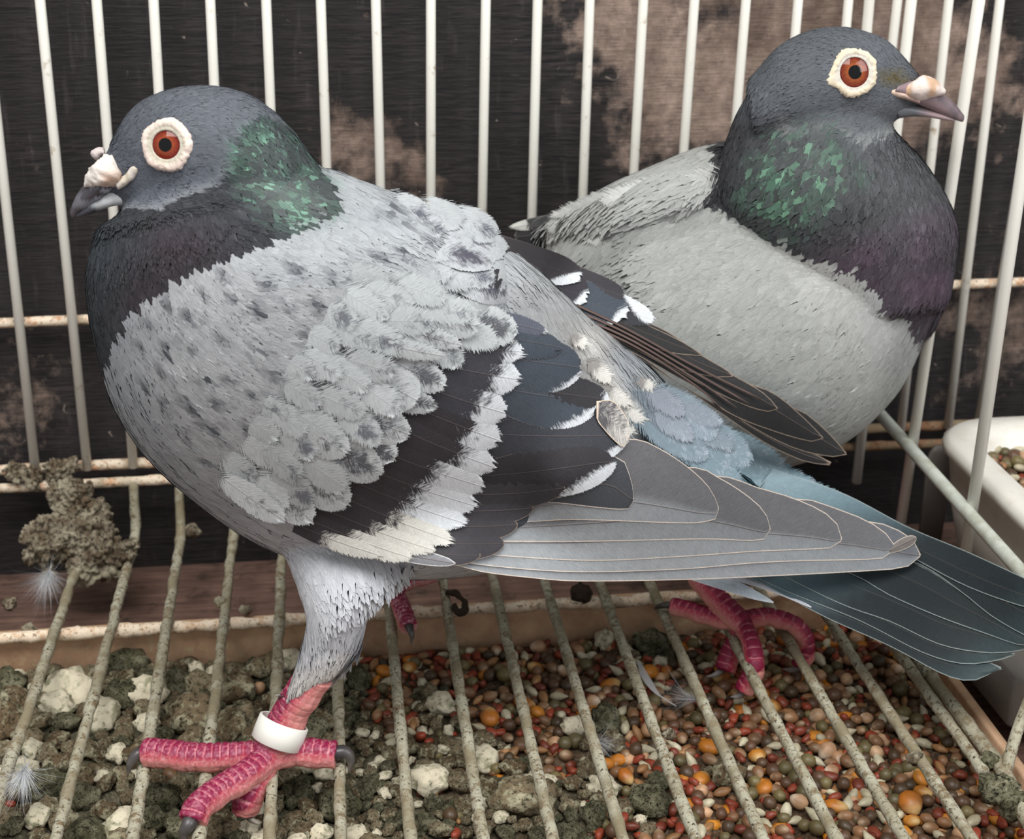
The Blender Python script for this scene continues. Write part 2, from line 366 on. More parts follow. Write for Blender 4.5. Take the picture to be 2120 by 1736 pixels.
class Guide:
    """smooth wing or tail sheet in space through points (pixel, distance Y); None = on the body"""
    def __init__(s, anchors, surf=None):
        A = []
        for x, y, Y in anchors:
            if Y is None:
                h, _ = surf.hit(x, y)
                if h is None: continue
                Y = h[1]
            A.append((x/1000., y/1000., Y))
        s.A = A = np.array(A); n = len(A); r = np.linalg.norm(A[:, None, :2]-A[None, :, :2], axis=2)
        K = np.where(r > 0, r*r*np.log(r+1e-9), 0)+np.eye(n)*1e-3; P = np.c_[np.ones(n), A[:, :2]]
        M = np.block([[K, P], [P.T, np.zeros((3, 3))]]); s.w = np.linalg.solve(M, np.r_[A[:, 2], 0, 0, 0])
    def __call__(s, p):
        p = np.asarray(p, float)/1000.; r = np.linalg.norm(p[:, None]-s.A[None, :, :2], axis=2)
        K = np.where(r > 0, r*r*np.log(r+1e-9), 0); Y = K@s.w[:-3]+s.w[-3]+p@s.w[-2:]
        d = rays(p*1000); return CAM+d*(Y/d[:, 1])[:, None]
def idw(ctrl, x, y, pw=3):
    c = np.asarray(ctrl, float); d = (x[:, None]-c[None, :, 0])**2+(y[:, None]-c[None, :, 1])**2+40
    w = d**(-pw/2.); return (w@c[:, 2:])/w.sum(1)[:, None]
# ---- materials
def mat_feather(name='vaned_feather'):
    m = N(name)
    uv = m.n('ShaderNodeUVMap').outputs[0]; sp = m.n('ShaderNodeSeparateXYZ'); m.put(sp.inputs[0], uv); U, Vv, _ = sp.outputs
    av = m.math('ABSOLUTE', Vv); bc = m.math('SUBTRACT', U, m.math('MULTIPLY', av, .9))
    cb = m.n('ShaderNodeCombineXYZ'); m.put(cb.inputs[0], bc); m.put(cb.inputs[1], m.math('MULTIPLY', Vv, .22))
    barb = m.noise(cb.outputs[0], 16, 3, .6); barb2 = m.noise(cb.outputs[0], 21, 3, .7)
    blot = m.noise(m.coords(), 330, 4, .7)
    fac = m.ramp(m.math('ADD', m.math('ADD', m.attr('m', 'Fac'), m.math('MULTIPLY', m.math('SUBTRACT', barb, .5), 1.0)), m.math('MULTIPLY', m.math('SUBTRACT', blot, .5), m.attr('mo', 'Fac'))), .32, .68)
    col = m.mix(fac, m.attr('Col'), m.attr('Tip'))
    col = m.mix(m.math('MULTIPLY', m.ramp(barb2, .35, .65), .42), col, m.mix(.5, col, (0, 0, 0)))
    col = m.mix(m.ramp(m.noise(m.coords(), 260, 3, .6), .4, .7, 0, .22), col, m.mix(1., col, (.6, .6, .62), 'MULTIPLY'))
    es = m.attr('es', 'Fac'); ed = m.attr('ed', 'Fac')
    col = m.mix(m.math('MULTIPLY', m.ramp(m.math('ADD', ed, m.math('MULTIPLY', m.math('SUBTRACT', barb2, .5), .03)), .018, .042, 1, 0), es), col, m.attr('Edge'))
    rw = m.attr('rw', 'Fac')
    col = m.mix(m.math('MULTIPLY', m.ramp(av, .012, .024, 1, 0), rw), col, m.mix(.5, col, lin((120, 104, 96))))
    cf = m.n('ShaderNodeCombineXYZ'); m.put(cf.inputs[0], bc); m.put(cf.inputs[1], m.math('MULTIPLY', Vv, .05)); fz = m.noise(cf.outputs[0], 26, 2, .7)
    m.put(m.b.inputs['Alpha'], m.math('GREATER_THAN', ed, m.math('MULTIPLY', m.ramp(fz, .36, .66), m.attr('fr', 'Fac'))))
    m.bump(m.math('ADD', barb2, m.math('MULTIPLY', m.ramp(av, .0, .03, 1, 0), m.math('MULTIPLY', rw, 2))), .45, .0005)
    return m.fin(col, .6, .25)
FEATHER = mat_feather()
def mat_plumage(name='soft_plumage'):
    m = N(name)
    uv = m.n('ShaderNodeUVMap').outputs[0]; mp = m.n('ShaderNodeMapping'); mp.inputs['Scale'].default_value = (2.6, 34, 1); m.put(mp.inputs[0], uv)
    st = m.noise(mp.outputs[0], 1.0, 4, .65, .3)
    col = m.mix(m.ramp(st, .3, .7, .62, 0), m.attr('Col'), m.mix(.55, m.attr('Col'), (0, 0, 0)))
    col = m.mix(m.ramp(st, .55, .8, 0, .25), col, m.mix(.5, m.attr('Col'), lin((228, 230, 232))))
    m.bump(st, .5, .0006)
    sh = m.math('MULTIPLY', m.attr('gl', 'Fac'), 1)
    m.fin(col, m.ramp(sh, 0, 1, .75, .34), m.ramp(sh, 0, 1, .2, .8))
    m.put(m.b.inputs['Metallic'], m.ramp(sh, 0, 1, 0, .18))
    return m.m
PLUME = mat_plumage()
def mat_vcol(name, rough=.5, spec=.4, bump=None, bscale=300, **k):
    m = N(name)
    if bump: m.bump(m.noise(m.coords(), bscale, 4, .6), bump, .0005)
    return m.fin(m.attr('Col'), rough, spec, **k)
SKIN = mat_vcol('foot_skin', .5, .45, .25, 500); HORN = mat_vcol('horn', .35, .5, .15, 300); CERE = mat_vcol('chalky_cere', .85, .2, .9, 420)
GLOSS = mat_vcol('wet_eye', .05, .35)
def cards(surf, color_fn, field, count, region=None, seed=1, lift=.02, camber=.010):
    """overlapping contour feathers laid on a body surface; field rows: px,py,dx,dy,len,width"""
    rg = np.random.default_rng(seed); V, Q = surf.V, surf.Q
    a = np.linalg.norm(np.cross(V[Q[:, 1]]-V[Q[:, 0]], V[Q[:, 2]]-V[Q[:, 0]]), axis=1)
    c = V[Q].mean(1); pc = proj(c)
    if region is not None: a = a*region(pc[:, 0], pc[:, 1])
    f0 = idw(field, pc[:, 0], pc[:, 1]); a = a/(f0[:, 2]*f0[:, 3]); fn = surf.N[Q].mean(1)
    a = a*np.where((fn*(CAM-c)).sum(1) > -2, 1.0, .35)
    t = rg.choice(len(Q), count, p=a/a.sum()); uvw = rg.dirichlet((1, 1, 1, 1), count)
    P = (V[Q[t]]*uvw[:, :, None]).sum(1); Nn = nrm((surf.N[Q[t]]*uvw[:, :, None]).sum(1)); pp = proj(P)
    f = idw(field, pp[:, 0], pp[:, 1]); d = RT*f[:, 0:1]-UP*f[:, 1:2]+rg.normal(0, .08, (count, 3)); d = nrm(d-Nn*(d*Nn).sum(1)[:, None])
    L = f[:, 2]*rg.uniform(.8, 1.2, count); W = f[:, 3]*rg.uniform(.8, 1.2, count)*.5; s = np.cross(Nn, d)
    us = np.array([0, .4, .75, 1.]); vs = np.array([-1, -.5, 0, .5, 1.]); prof = np.array([.55, 1, 1.0, .62])
    n = len(us)*len(vs); Vv = np.zeros((count, n, 3)); UV = np.zeros((count, n, 2)); k = 0; off = rg.uniform(0, 50, (count, 2))
    tw = rg.normal(0, .02, count); base_ = rg.uniform(.010, .032, count)
    for i, u in enumerate(us):
        for j, v in enumerate(vs):
            uu = u-(.30*v*v*(i/3)**2) + (rg.normal(0, .035, count) if i == 3 else 0)
            h = lift*L*u-.012+base_+camber*L*(1-v*v)*.6*(1 if i else 0)+tw*v*W*.5*u-.095*(uu*L)**2-.08*(v*W*prof[i])**2
            Vv[:, k] = P+d*(uu*L)[:, None]+s*(v*W*prof[i])[:, None]+Nn*np.asarray(h)[:, None]
            UV[:, k, 0] = u*L+off[:, 0]; UV[:, k, 1] = v*W*prof[i]+off[:, 1]; k += 1
    pt = proj(P+d*(L*.2)[:, None]); colr, gl = color_fn(pt[:, 0], pt[:, 1], P, np.random.default_rng(seed+9)); pt = proj(P+d*(L*.85)[:, None]); colt, _ = color_fn(pt[:, 0], pt[:, 1], P, np.random.default_rng(seed+9))
    dk_ = np.abs(colt-colr).max(1) > .22; colt = np.where((dk_ & (colr.max(1) < .12))[:, None], colr, colt)
    base = np.array([(i*5+j, i*5+j+1, (i+1)*5+j+1, (i+1)*5+j) for i in range(3) for j in range(4)])
    Fc = (base[None]+(np.arange(count)*n)[:, None, None]).reshape(-1, 4)
    tt_ = np.tile(np.repeat([0., .35, .8, 1.], 5), count)[:, None]; colv = np.repeat(colr, n, 0)*(1-tt_)+np.repeat(colt, n, 0)*tt_; sh = np.tile(np.repeat([.92, .98, 1.0, 1.03], 5), count); colv = np.clip(colv*sh[:, None], 0, 1)  # sh: shading from dark root to pale tip, multiplied into the card colour
    return Vv.reshape(-1, 3), Fc, UV.reshape(-1, 2), colv, np.repeat(gl, n)
def feather(name, parent, upper, lower, guide, lift=(0, .2), col=(120,)*3, tip=None, mfn=None, edge=(205, 190, 175), es=0., rw=.6, rach=.5, nu=14, nv=9, fray=0., cfn=None, camber=.03, seed=0, vt=0., fr=0., mo=.35, rf=0):
    U = resample(upper, nu); Lo = resample(lower, nu); v = np.linspace(0, 1, nv)
    rg = np.random.default_rng(seed+int(U[0, 0]*7+U[-1, 1]*3) % 99991)
    P = U[:, None]*(1-v[None, :, None])+Lo[:, None]*v[None, :, None]
    if fray:
        ax = nrm(P[-1, nv//2]-P[0, nv//2]); jag = rg.normal(0, fray, nv); P[-1] += ax*jag[:, None]; P[-2] += ax*(jag*.4)[:, None]
    wd = np.linalg.norm(U-Lo, axis=1)
    u = np.linspace(0, 1, nu); uu, vv = np.meshgrid(u, v, indexing='ij')
    G = guide(P.reshape(-1, 2)); W = -nrm(G-CAM)
    cmr = camber*(1-(2*vv-1)**2)
    h = lift[0]+(lift[1]-lift[0])*uu+cmr+vt*vv
    G = G+W*h.reshape(-1)[:, None]
    G3 = G.reshape(nu, nv, 3); step = np.r_[0, np.cumsum(np.linalg.norm(np.diff(G3[:, nv//2], axis=0), axis=1))]
    rv = (vv-rach); wcm = np.linalg.norm(G3[:, 0]-G3[:, -1], axis=1)
    UVc = np.stack([np.repeat(step, nv)+rg.uniform(0, 30), (rv*wcm[:, None]).ravel()], 1)
    # V must be measured from the rachis: keep exact; random shift only along U
    ed = (np.minimum(vv, 1-vv)*wcm[:, None]).ravel()
    ed = np.minimum(ed, (step[-1]-np.repeat(step, nv))+0.0*ed)
    if rf: ed = np.minimum(ed, np.repeat(step, nv)*.4)
    mm = (mfn(uu.ravel(), vv.ravel()) if mfn else np.full(nu*nv, -1.))
    cA = cfn(uu.ravel(), vv.ravel()) if cfn else np.tile(lin(col), (nu*nv, 1)); cB = np.tile(lin(tip if tip is not None else col), (nu*nv, 1))
    j = 1+rg.normal(0, .04); cA = np.clip(cA*j, 0, 1)
    Fc = np.array([(i*nv+k, i*nv+k+1, (i+1)*nv+k+1, (i+1)*nv+k) for i in range(nu-1) for k in range(nv-1)])
    o = build(name, G, Fc, FEATHER, parent, uv=UVc, attrs={'Col': cA, 'Tip': cB, 'Edge': np.tile(lin(edge), (nu*nv, 1)), 'm': mm, 'ed': ed, 'es': np.full(nu*nv, es), 'rw': np.full(nu*nv, rw), 'mo': np.full(nu*nv, mo), 'fr': np.full(nu*nv, fr)*(np.clip(uu.ravel()*4-1, 0, 1) if not rf else 1+2*np.clip(1-uu.ravel()*3, 0, 1))})
    return o
def leaf(root, tipp, width, bend=0., root_w=.5, sharp=.3):
    """outline of a plain feather between two pixels -> upper, lower"""
    a, b = np.array(root, float), np.array(tipp, float); d = b-a; L = np.linalg.norm(d); d /= L; s = np.array([d[1], -d[0]])
    u = np.array([0, .15, .3, .45, .6, .72, .82, .9, .96, 1.0])
    w = np.where(u < .6, root_w+(1-root_w)*np.sin(np.clip(u/.6, 0, 1)*np.pi/2), np.sqrt(np.clip(1-((u-.6)/.4)**2, 0, 1)))
    w = np.maximum(w, 0.0); w[-1] = sharp*.5
    c = a+d*(u*L)[:, None]+s*(bend*L*np.sin(u*np.pi))[:, None]
    return c+s*(w*width/2)[:, None], c-s*(w*width/2)[:, None]
def toe_mesh(paths, voxel=.045):
    return fuse([tube(resample(p, 26), resample(np.c_[r], 26, False)[:, 0], 12) for p, r in paths], voxel, 2)
def scutes(V, Q, paths, up=(0, .12, 1), skin=(210, 136, 130), plate=(136, 26, 66), period=.27, chalk=.0, thr=.42):
    N_ = normals(V, Q); best = np.full(len(V), 1e9); tt = np.zeros(len(V)); dd = np.zeros(len(V)); kk = np.zeros(len(V))
    for k, (p, r) in enumerate(paths):
        q = resample(p, 90); T = nrm(np.gradient(q, axis=0)); s = np.r_[0, np.cumsum(np.linalg.norm(np.diff(q, axis=0), axis=1))]; rr = resample(np.c_[r], 90, False)[:, 0]
        D = np.linalg.norm(V[:, None]-q[None], axis=2)-rr[None]; i = D.argmin(1); d = D[np.arange(len(V)), i]
        u = np.array(up); side = u-T[i]*(T[i]@u)[:, None]; side = nrm(side); dn = (nrm(V-q[i])*side).sum(1)
        w = d < best; best[w] = d[w]; tt[w] = s[i[w]]+k*.13; dd[w] = dn[w]; kk[w] = k
    cell0 = vnoise(V, 3.5, 9)
    fr = (tt/period) % 1; seam = np.minimum(fr, 1-fr)*2
    dorsal = np.clip((dd-thr)*5+(cell0-.5)*1.5, 0, 1); pl = np.clip((seam-.13)*9, 0, 1)*dorsal
    cell = vnoise(V, 6.5, 3); cell2 = vnoise(V, 16, 5); net = np.clip(1-np.abs(cell-.5)*16, 0, 1)
    sk = lin(skin); pk = lin(plate); red = lin((176, 56, 78))
    c = sk*(1-np.clip((dd+.35)*1.2, 0, 1))[:, None]+red*np.clip((dd+.35)*1.2, 0, 1)[:, None]
    c = c*(1-net*.0)[:, None]
    c = c*(1-.4*(net*np.clip((dd+.3)*2, 0, 1)))[:, None]+lin((236, 186, 184))*(.4*(net*np.clip((dd+.3)*2, 0, 1)))[:, None]
    c = c*(1-pl)[:, None]+(pk*(.8+.4*cell2[:, None]))*pl[:, None]
    sm = dorsal*(1-np.clip((seam-.05)*7, 0, 1)); c = c*(1-.5*sm)[:, None]+lin((224, 160, 170))*(.5*sm)[:, None]
    if chalk: ch = np.clip((cell2-.55)*6, 0, 1)*chalk; c = c*(1-ch)[:, None]+lin((235, 205, 208))*ch[:, None]
    V2 = V+N_*(pl*.04-.035*np.clip(1-seam*5, 0, 1)-.012*net+.05*(vnoise(V, 1.8, 8)-.5)+.02*(cell-.5)+.03*np.cos(tt*2*np.pi/.95)*np.clip(-dd, 0, 1))[:, None]
    return V2, c
def claw(parent, pts, r0, col=(44, 42, 46), tipc=(120, 112, 104)):
    q = resample(pts, 12); r = r0*(1-np.linspace(0, 1, 12)**1.6*.93); V, Fs = tube(q, r, 8)
    t = np.r_[np.repeat(np.linspace(0, 1, 12), 8), 0, 1]; c = lin(col)*(1-t)[:, None]**.5+lin(tipc)*(1-(1-t)**.5)[:, None]
    c = c*(.7+.6*vnoise(V, 9, 2))[:, None]
    return build('claw', V, Fs, HORN, parent, attrs={'Col': c})
def make_eye(parent, surf, px, py, r_out, r_mid, r_iris, r_pup, tail, cols, flip=False, seed=0):
    """cere ring with wrinkles, iris dome and pupil"""
    H, n = surf.hit(px, py); view = -nrm(H-CAM); ax = nrm(n*.7+view*.3)
    X = nrm(RT-ax*(RT@ax)); Y = np.cross(ax, X); D = np.linalg.norm(H-CAM); k = D/F
    if flip:
        # the eye on the far side of the head: cast from behind
        h = surf.b.ray_cast(Vector(H-view*8), Vector(view)); H = np.array(h[0]); ax = -ax; X = -X
    rg = np.random.default_rng(seed); na = 72; an = np.linspace(0, 2*np.pi, na, endpoint=False)
    rad = np.array([1.04, 1.0, .93, .84, .74, .66, .60, .56]); hh = np.array([-.10, .02, .055, .06, .05, .05, .04, -.02])
    V = []; C = []
    rm = r_mid*k
    for i, (a, h) in enumerate(zip(rad, hh)):
        ro = r_out*k*(1+tail[1]*np.exp(-((an-tail[0]+np.pi) % (2*np.pi)-np.pi)**2/.05)+.03*np.sin(an*5+seed))
        ri = r_iris*k*.98; f = (a-.56)/.44; r = ri*(1-f)+ro*f
        if i < 4: r = r+k*rg.normal(0, 1.2 if i < 2 else .6, na)
        hq = h+.018*rg.normal(0, 1, na)*(1 if 1 <= i <= 4 else .2)+.02*np.sin(f*22)
        V.append(H+X*(np.cos(an)*r)[:, None]+Y*(np.sin(an)*r)[:, None]+ax*(hq+.03)[:, None])
        cc = lin(cols[0]) if f > .42 else lin(cols[1]); C.append(np.tile(cc, (na, 1))*(.88+.24*rg.random(na))[:, None])
    V = np.vstack(V); C = np.clip(np.vstack(C), 0, 1); Fs = np.array([(i*na+j, i*na+(j+1) % na, (i+1)*na+(j+1) % na, (i+1)*na+j) for i in range(7) for j in range(na)])
    build('eye_ring', V, Fs[:, ::-1] if not flip else Fs, CERE, parent, attrs={'Col': C})
    rs = np.linspace(1, 0.0, 14); V = []; C = []
    for a in rs:
        r = r_iris*k*1.03*a; h = .035+.10*(1-a*a)
        V.append(H+X*(np.cos(an)*r)[:, None]+Y*(np.sin(an)*r)[:, None]+ax*h)
        w = np.clip((a-.5)/.45, 0, 1); c = lin(cols[3])*(1-w)+lin(cols[2])*w
        if a > .93: c = c*.25
        st = .75+.5*rg.random(na) if a > .45 else np.ones(na)
        C.append(np.clip(np.tile(c, (na, 1))*st[:, None], 0, 1))
    V = np.vstack(V); Fs = np.array([(i*na+j, i*na+(j+1) % na, (i+1)*na+(j+1) % na, (i+1)*na+j) for i in range(13) for j in range(na)])
    e = build('eye', V, Fs[:, ::-1], GLOSS, parent, attrs={'Col': np.vstack(C)})
    V = []
    for a in np.linspace(1, 0, 7):
        r = r_pup*k*a; q = r/(r_iris*k*1.03); h = .035+.10*(1-q*q)+.006
        V.append(H+X*(np.cos(an)*r)[:, None]+Y*(np.sin(an)*r)[:, None]+ax*h)
    V = np.vstack(V); Fs = np.array([(i*na+j, i*na+(j+1) % na, (i+1)*na+(j+1) % na, (i+1)*na+j) for i in range(6) for j in range(na)])
    build('pupil', V, Fs[:, ::-1], GLOSS, e, attrs={'Col': np.tile(lin((8, 8, 9)), (len(V), 1))})
# ================================================================ the pigeon in front (facing left)
p1 = thing('pigeon', zp(560, 1560, .2), 'chequered pale grey racing pigeon in front, facing left, ringed leg on the floor wires', 'pigeon')
body = pair_loft([(200, 480, 690, 352, 44.5, 2.9), (183, 560, 780, 385, 44.6, 3.7), (188, 640, 870, 420, 44.8, 4.3), (206, 720, 960, 458, 45, 4.8), (240, 830, 1040, 505, 45.2, 5.1),
                  (310, 940, 1110, 555, 45.4, 5.2), (420, 1040, 1170, 610, 45.6, 5.1), (540, 1120, 1230, 665, 45.7, 4.9), (690, 1175, 1290, 715, 45.8, 4.4),
                  (880, 1195, 1350, 765, 46, 3.8), (1060, 1175, 1410, 840, 46.3, 2.8), (1200, 1140, 1460, 895, 46.5, 1.9), (1330, 1100, 1500, 950, 46.6, 1.1), (1440, 1080, 1560, 1000, 46.6, .5)], m=80, caps=(.12, .5))
neck = pair_loft([(300, 330, 600, 262, 44, 1.6), (276, 405, 655, 335, 44, 1.9), (240, 448, 690, 385, 44.1, 2.2), (204, 492, 704, 415, 44.3, 2.6), (184, 560, 720, 440, 44.5, 3.2), (186, 650, 740, 560, 44.8, 3.8)], m=30, caps=(.1, .4))
head = pair_loft([(218, 318, 226, 404, 44, .30), (246, 262, 256, 420, 44, .74), (285, 216, 300, 430, 44, 1.15), (350, 187, 350, 438, 44, 1.65), (430, 179, 420, 450, 44, 1.8), (510, 196, 500, 470, 44, 1.85), (580, 245, 570, 470, 44, 1.7), (632, 315, 615, 440, 44, 1.3)], m=30, caps=(.5, .3))
thigh = pair_loft([(575, 1120, 880, 1130, 44.4, 1.9), (612, 1205, 824, 1203, 43.2, 1.5), (634, 1280, 768, 1262, 42.6, 1.2), (626, 1330, 752, 1320, 42.5, 1.05), (606, 1400, 722, 1372, 42.4, .9), (590, 1440, 695, 1396, 42.35, .75)], m=24, caps=(.2, .15))
thigh_far = pair_loft([(700, 1060, 900, 1060, 48.8, 1.5), (770, 1130, 860, 1130, 49.6, 1.0), (800, 1175, 850, 1175, 50.1, .5)], m=12, caps=(.2, .2))
BV, BQ = fuse([body, neck, head, thigh, thigh_far], .13, 10)
SF1 = Surf(BV, BQ)
GREEN1 = [(498, 300), (540, 262), (590, 285), (640, 345), (688, 398), (686, 440), (640, 452), (590, 455), (560, 440), (530, 425), (505, 385), (488, 340)]
NECK1 = [(540, 240), (600, 262), (655, 335), (694, 392), (690, 425), (640, 455), (562, 490), (480, 520), (397, 548), (330, 600), (262, 645), (228, 715), (212, 775), (150, 780), (150, 560), (180, 480), (222, 445), (262, 434), (330, 436), (385, 405), (455, 385), (480, 335), (500, 270)]
HEAD1 = [(540, 120), (200, 120), (130, 300), (130, 440), (222, 445), (262, 434), (330, 436), (385, 405), (455, 385), (490, 330), (520, 270), (640, 300), (640, 200)]
_r = np.random.default_rng(77); SPOT = []
WREG = np.array([(290, 640), (420, 570), (600, 520), (830, 560), (1040, 680), (900, 800), (730, 1020), (560, 1050), (400, 960), (280, 800)], float)
for _ in range(6000):
    x_, y_ = _r.uniform(270, 1050), _r.uniform(520, 1060)
    if sdist(np.array([x_]), np.array([y_]), WREG)[0] > 8 and all((x_-q[0])**2+(y_-q[1])**2 > (36+.03*x_)**2 for q in SPOT): SPOT.append((x_, y_, _r.uniform(.6, 1), _r.uniform(7, 13)+.014*x_, math.radians(_r.normal(0, 18)+(70 if x_ < 420 else 42))))
for _ in range(24): SPOT.append((_r.uniform(780, 1050), _r.uniform(410, 560), _r.uniform(.2, .9), 14, .4))
def col1(x, y, P, rg):
    n = len(x); q = rg.random(n); fn = vnoise(P, 1.1, 11); f2 = vnoise(P, 3.0, 12)
    c = np.tile(lin((184, 187, 190)), (n, 1))
    def put(mk, rgb): nonlocal c; c = c*(1-mk)[:, None]+lin(rgb)*mk[:, None]
    put(mask(x, y, [(560, 420), (700, 330), (900, 400), (1000, 450), (820, 540), (600, 520)], 120)*.5, (160, 167, 170))
    put(mask(x, y, [(180, 680), (260, 620), (300, 660), (280, 760), (420, 1000), (620, 1120), (600, 1170), (330, 1000), (190, 800)], 50)*.8, (158, 165, 172))
    put(mask(x, y, [(480, 1090), (620, 1100), (1000, 1170), (1000, 1300), (700, 1460), (560, 1460), (600, 1200)], 40)*.9, (212, 214, 220))
    put(mask(x, y, [(580, 1400), (720, 1360), (720, 1460), (560, 1460)], 20)*.7, (232, 226, 218))
    put(mask(x, y, [(1100, 620), (1260, 680), (1400, 770), (1400, 900), (1300, 920), (1200, 800)], 60), (148, 146, 144))
    put(mask(x, y, [(1290, 760), (1420, 800), (1800, 1000), (1800, 1150), (1400, 1100), (1280, 920)], 60), (152, 166, 180))
    put(mask(x, y, [(1400, 900), (1500, 880), (1900, 1060), (1800, 1150), (1500, 1100)], 60)*.85, (124, 152, 162))
    put(mask(x, y, [(1380, 940), (1480, 985), (1640, 1040), (1600, 1090), (1400, 1040)], 40)*.8, (86, 128, 138))
    for px, py, r in ((1222, 712, 30), (1255, 790, 34), (1290, 835, 30), (1330, 870, 26), (1345, 800, 22), (1300, 880, 22)):
        put(np.exp(-((x-px)**2+(y-py)**2)/r**2)*.95, (224, 222, 216))
    sp = np.zeros(n)
    for sx, sy, st, rr, an_ in SPOT:
        a_ = (x-sx)*math.cos(an_)+(y-sy)*math.sin(an_); b_ = -(x-sx)*math.sin(an_)+(y-sy)*math.cos(an_); sp = np.maximum(sp, st*np.exp(-(a_/(rr*1.25))**2-(b_/(rr*.75))**2))
    put(np.clip(sp*1.7-.3+(q-.5)*.7, 0, 1)*np.clip(sp*3, 0, 1)*.95, (74, 79, 86)); put(np.clip((f2-.52)*5, 0, 1)*(q > .45)*mask(x, y, [(260, 700), (420, 600), (900, 640), (1000, 760), (700, 1080), (560, 1050), (380, 960)], 90)*.5, (126, 132, 138))
    hd = mask(x, y, HEAD1, 22); put(hd, (98, 102, 110))
    put(hd*mask(x, y, [(150, 250), (250, 240), (260, 420), (150, 420)], 40)*.6, (80, 84, 94)); put(hd*mask(x, y, [(260, 360), (480, 340), (470, 400), (300, 440), (250, 400)], 40)*.5, (112, 120, 132))
    put(hd*mask(x, y, [(400, 180), (600, 220), (540, 300), (380, 280)], 50)*.4, (112, 117, 124))
    nk = mask(x, y, NECK1, 10); nk = (nk > .5).astype(float)
    put(nk, (58, 60, 64)); put(nk*mask(x, y, [(330, 480), (480, 470), (430, 560), (260, 660), (220, 640)], 50)*.6*(.5+fn), (62, 50, 58))
    put(nk*mask(x, y, [(150, 440), (230, 450), (250, 600), (210, 760), (150, 760)], 50)*.5, (62, 70, 76))
    gm = mask(x, y, GREEN1, 34); g = gm*np.clip((f2*.6+q*.6-.28)*2.6, 0, 1); put(gm*.8, (62, 74, 72)); g = gm*np.clip((f2*.9+q*.5+fn*.5-.78)*1.6, 0, 1); put(g, (84, 124, 106)); put(g*np.clip((q-.7)*5, 0, 1), (128, 176, 152))
    c = c*(1+rg.normal(0, .05, n)+.10*(fn-.5))[:, None]; c = c*(1+nk*rg.normal(0, .16, n))[:, None]
    return np.clip(c, 0.004, .9), gm*.9
c0, g0 = col1(*proj(BV).T, BV, np.random.default_rng(5))
uvb = np.stack([BV[:, 0]+BV[:, 1]*.3, BV[:, 2]], 1)
torso = build('body', BV, BQ, PLUME, p1, uv=uvb, attrs={'Col': c0, 'gl': g0})
FLD1 = [(240, 340, 1, .1, .28, .12), (300, 250, 1, -.5, .3, .13), (430, 200, 1, .1, .34, .15), (560, 240, .8, .8, .4, .18), (380, 380, 1, .15, .34, .15), (460, 330, 1, .3, .38, .18), (280, 400, 1, .3, .3, .13),
        (560, 340, .9, .55, .5, .28), (640, 390, .8, .6, .55, .32), (520, 430, .75, .6, .5, .26), (420, 480, .35, .95, .42, .2), (300, 560, .05, 1, .42, .2), (220, 560, 0, 1, .42, .2), (210, 700, .1, 1, .5, .25),
        (300, 480, .05, 1, .36, .16), (640, 450, .8, .5, .5, .26), (250, 800, .35, .9, .8, .4), (330, 950, .6, .8, .8, .4), (450, 1060, .8, .6, .8, .4), (600, 1140, .7, .6, .9, .36), (700, 1200, .3, 1, .95, .28), (680, 1300, .05, 1, .85, .24), (640, 1410, -.35, 1, .6, .16), (780, 1220, .3, 1, .9, .26),
        (880, 1190, 1, .25, 1.0, .36), (320, 740, .35, .95, .55, .14), (400, 650, .6, .8, .45, .14), (500, 800, .75, .65, .55, .16), (600, 650, .9, .4, .5, .15), (420, 900, .65, .75, .6, .18), (700, 520, 1, .3, .6, .2), (560, 580, 1, .2, .5, .16), (800, 440, .9, .4, .7, .26), (950, 480, .9, .45, .8, .3), (1200, 720, .85, .6, .8, .3), (1300, 820, .85, .6, .9, .3), (1450, 950, .9, .5, 1.0, .3)]
def reg1(x, y): return (1-mask(x, y, [(140, 300), (226, 306), (252, 344), (290, 338), (290, 364), (254, 388), (236, 400), (232, 424), (150, 470)], 3))*1-.93*mask(x, y, [(790, 740), (920, 690), (1080, 720), (1260, 900), (1300, 1150), (960, 1150), (690, 1060), (720, 930)], 40)-.07*0
cv, cf, cuv, cc, cg = cards(SF1, col1, FLD1, 44000, lambda x, y: np.clip(reg1(x, y), 0, 1)*((x-345)**2+(y-300)**2 > 44**2), 3)
tag(build('contour_plumage', cv, cf, PLUME, p1, uv=cuv, attrs={'Col': cc, 'gl': cg}), kind='stuff')
# ---------------------------------------------------------------- head furniture
def flat_loft(secs, **k): return pair_loft(secs, n=24, m=26, **k)
def colored(name, parent, mesh, mat, fn, rough=0, rf=3, label=None):
    V, Fs = mesh
    if rough:
        c = V.mean(0); V = V+nrm(V-c)*((vnoise(V, rf, 4)-.5)*rough+(vnoise(V, rf*3, 5)-.5)*rough*.5)[:, None]
    pc = proj(V); o = build(name, V, Fs, mat, parent, attrs={'Col': np.clip(fn(pc[:, 0], pc[:, 1], V), 0, 1)})
    if label: o['label'] = label
    return o
def mixc(a, b, t): return lin(a)*(1-t)[:, None]+lin(b)*t[:, None]
beak = pair_loft([(262, 345, 268, 378, 44, .55), (225, 345, 245, 385, 44, .55), (196, 366, 222, 402, 44, .50), (172, 385, 200, 418, 44, .42), (156, 408, 176, 434, 44, .28), (146, 434, 156, 449, 44, .12)], n=24, m=26, caps=(.3, .9))
colored('upper_beak', p1, beak, HORN, lambda x, y, V: mixc((70, 66, 72), (168, 172, 182), np.clip((vnoise(V*np.array([1, 1, 2.5]), 3.4, 3)-.42)*4, 0, 1)*np.clip((x-150)/50, .25, 1)))
jaw = pair_loft([(300, 380, 296, 424, 44, .3), (262, 380, 262, 425, 44, .42), (236, 388, 241, 424, 44, .42), (208, 402, 216, 431, 44, .37), (178, 422, 188, 443, 44, .25), (156, 440, 162, 451, 44, .1)], n=20, m=24, caps=(.2, .8))
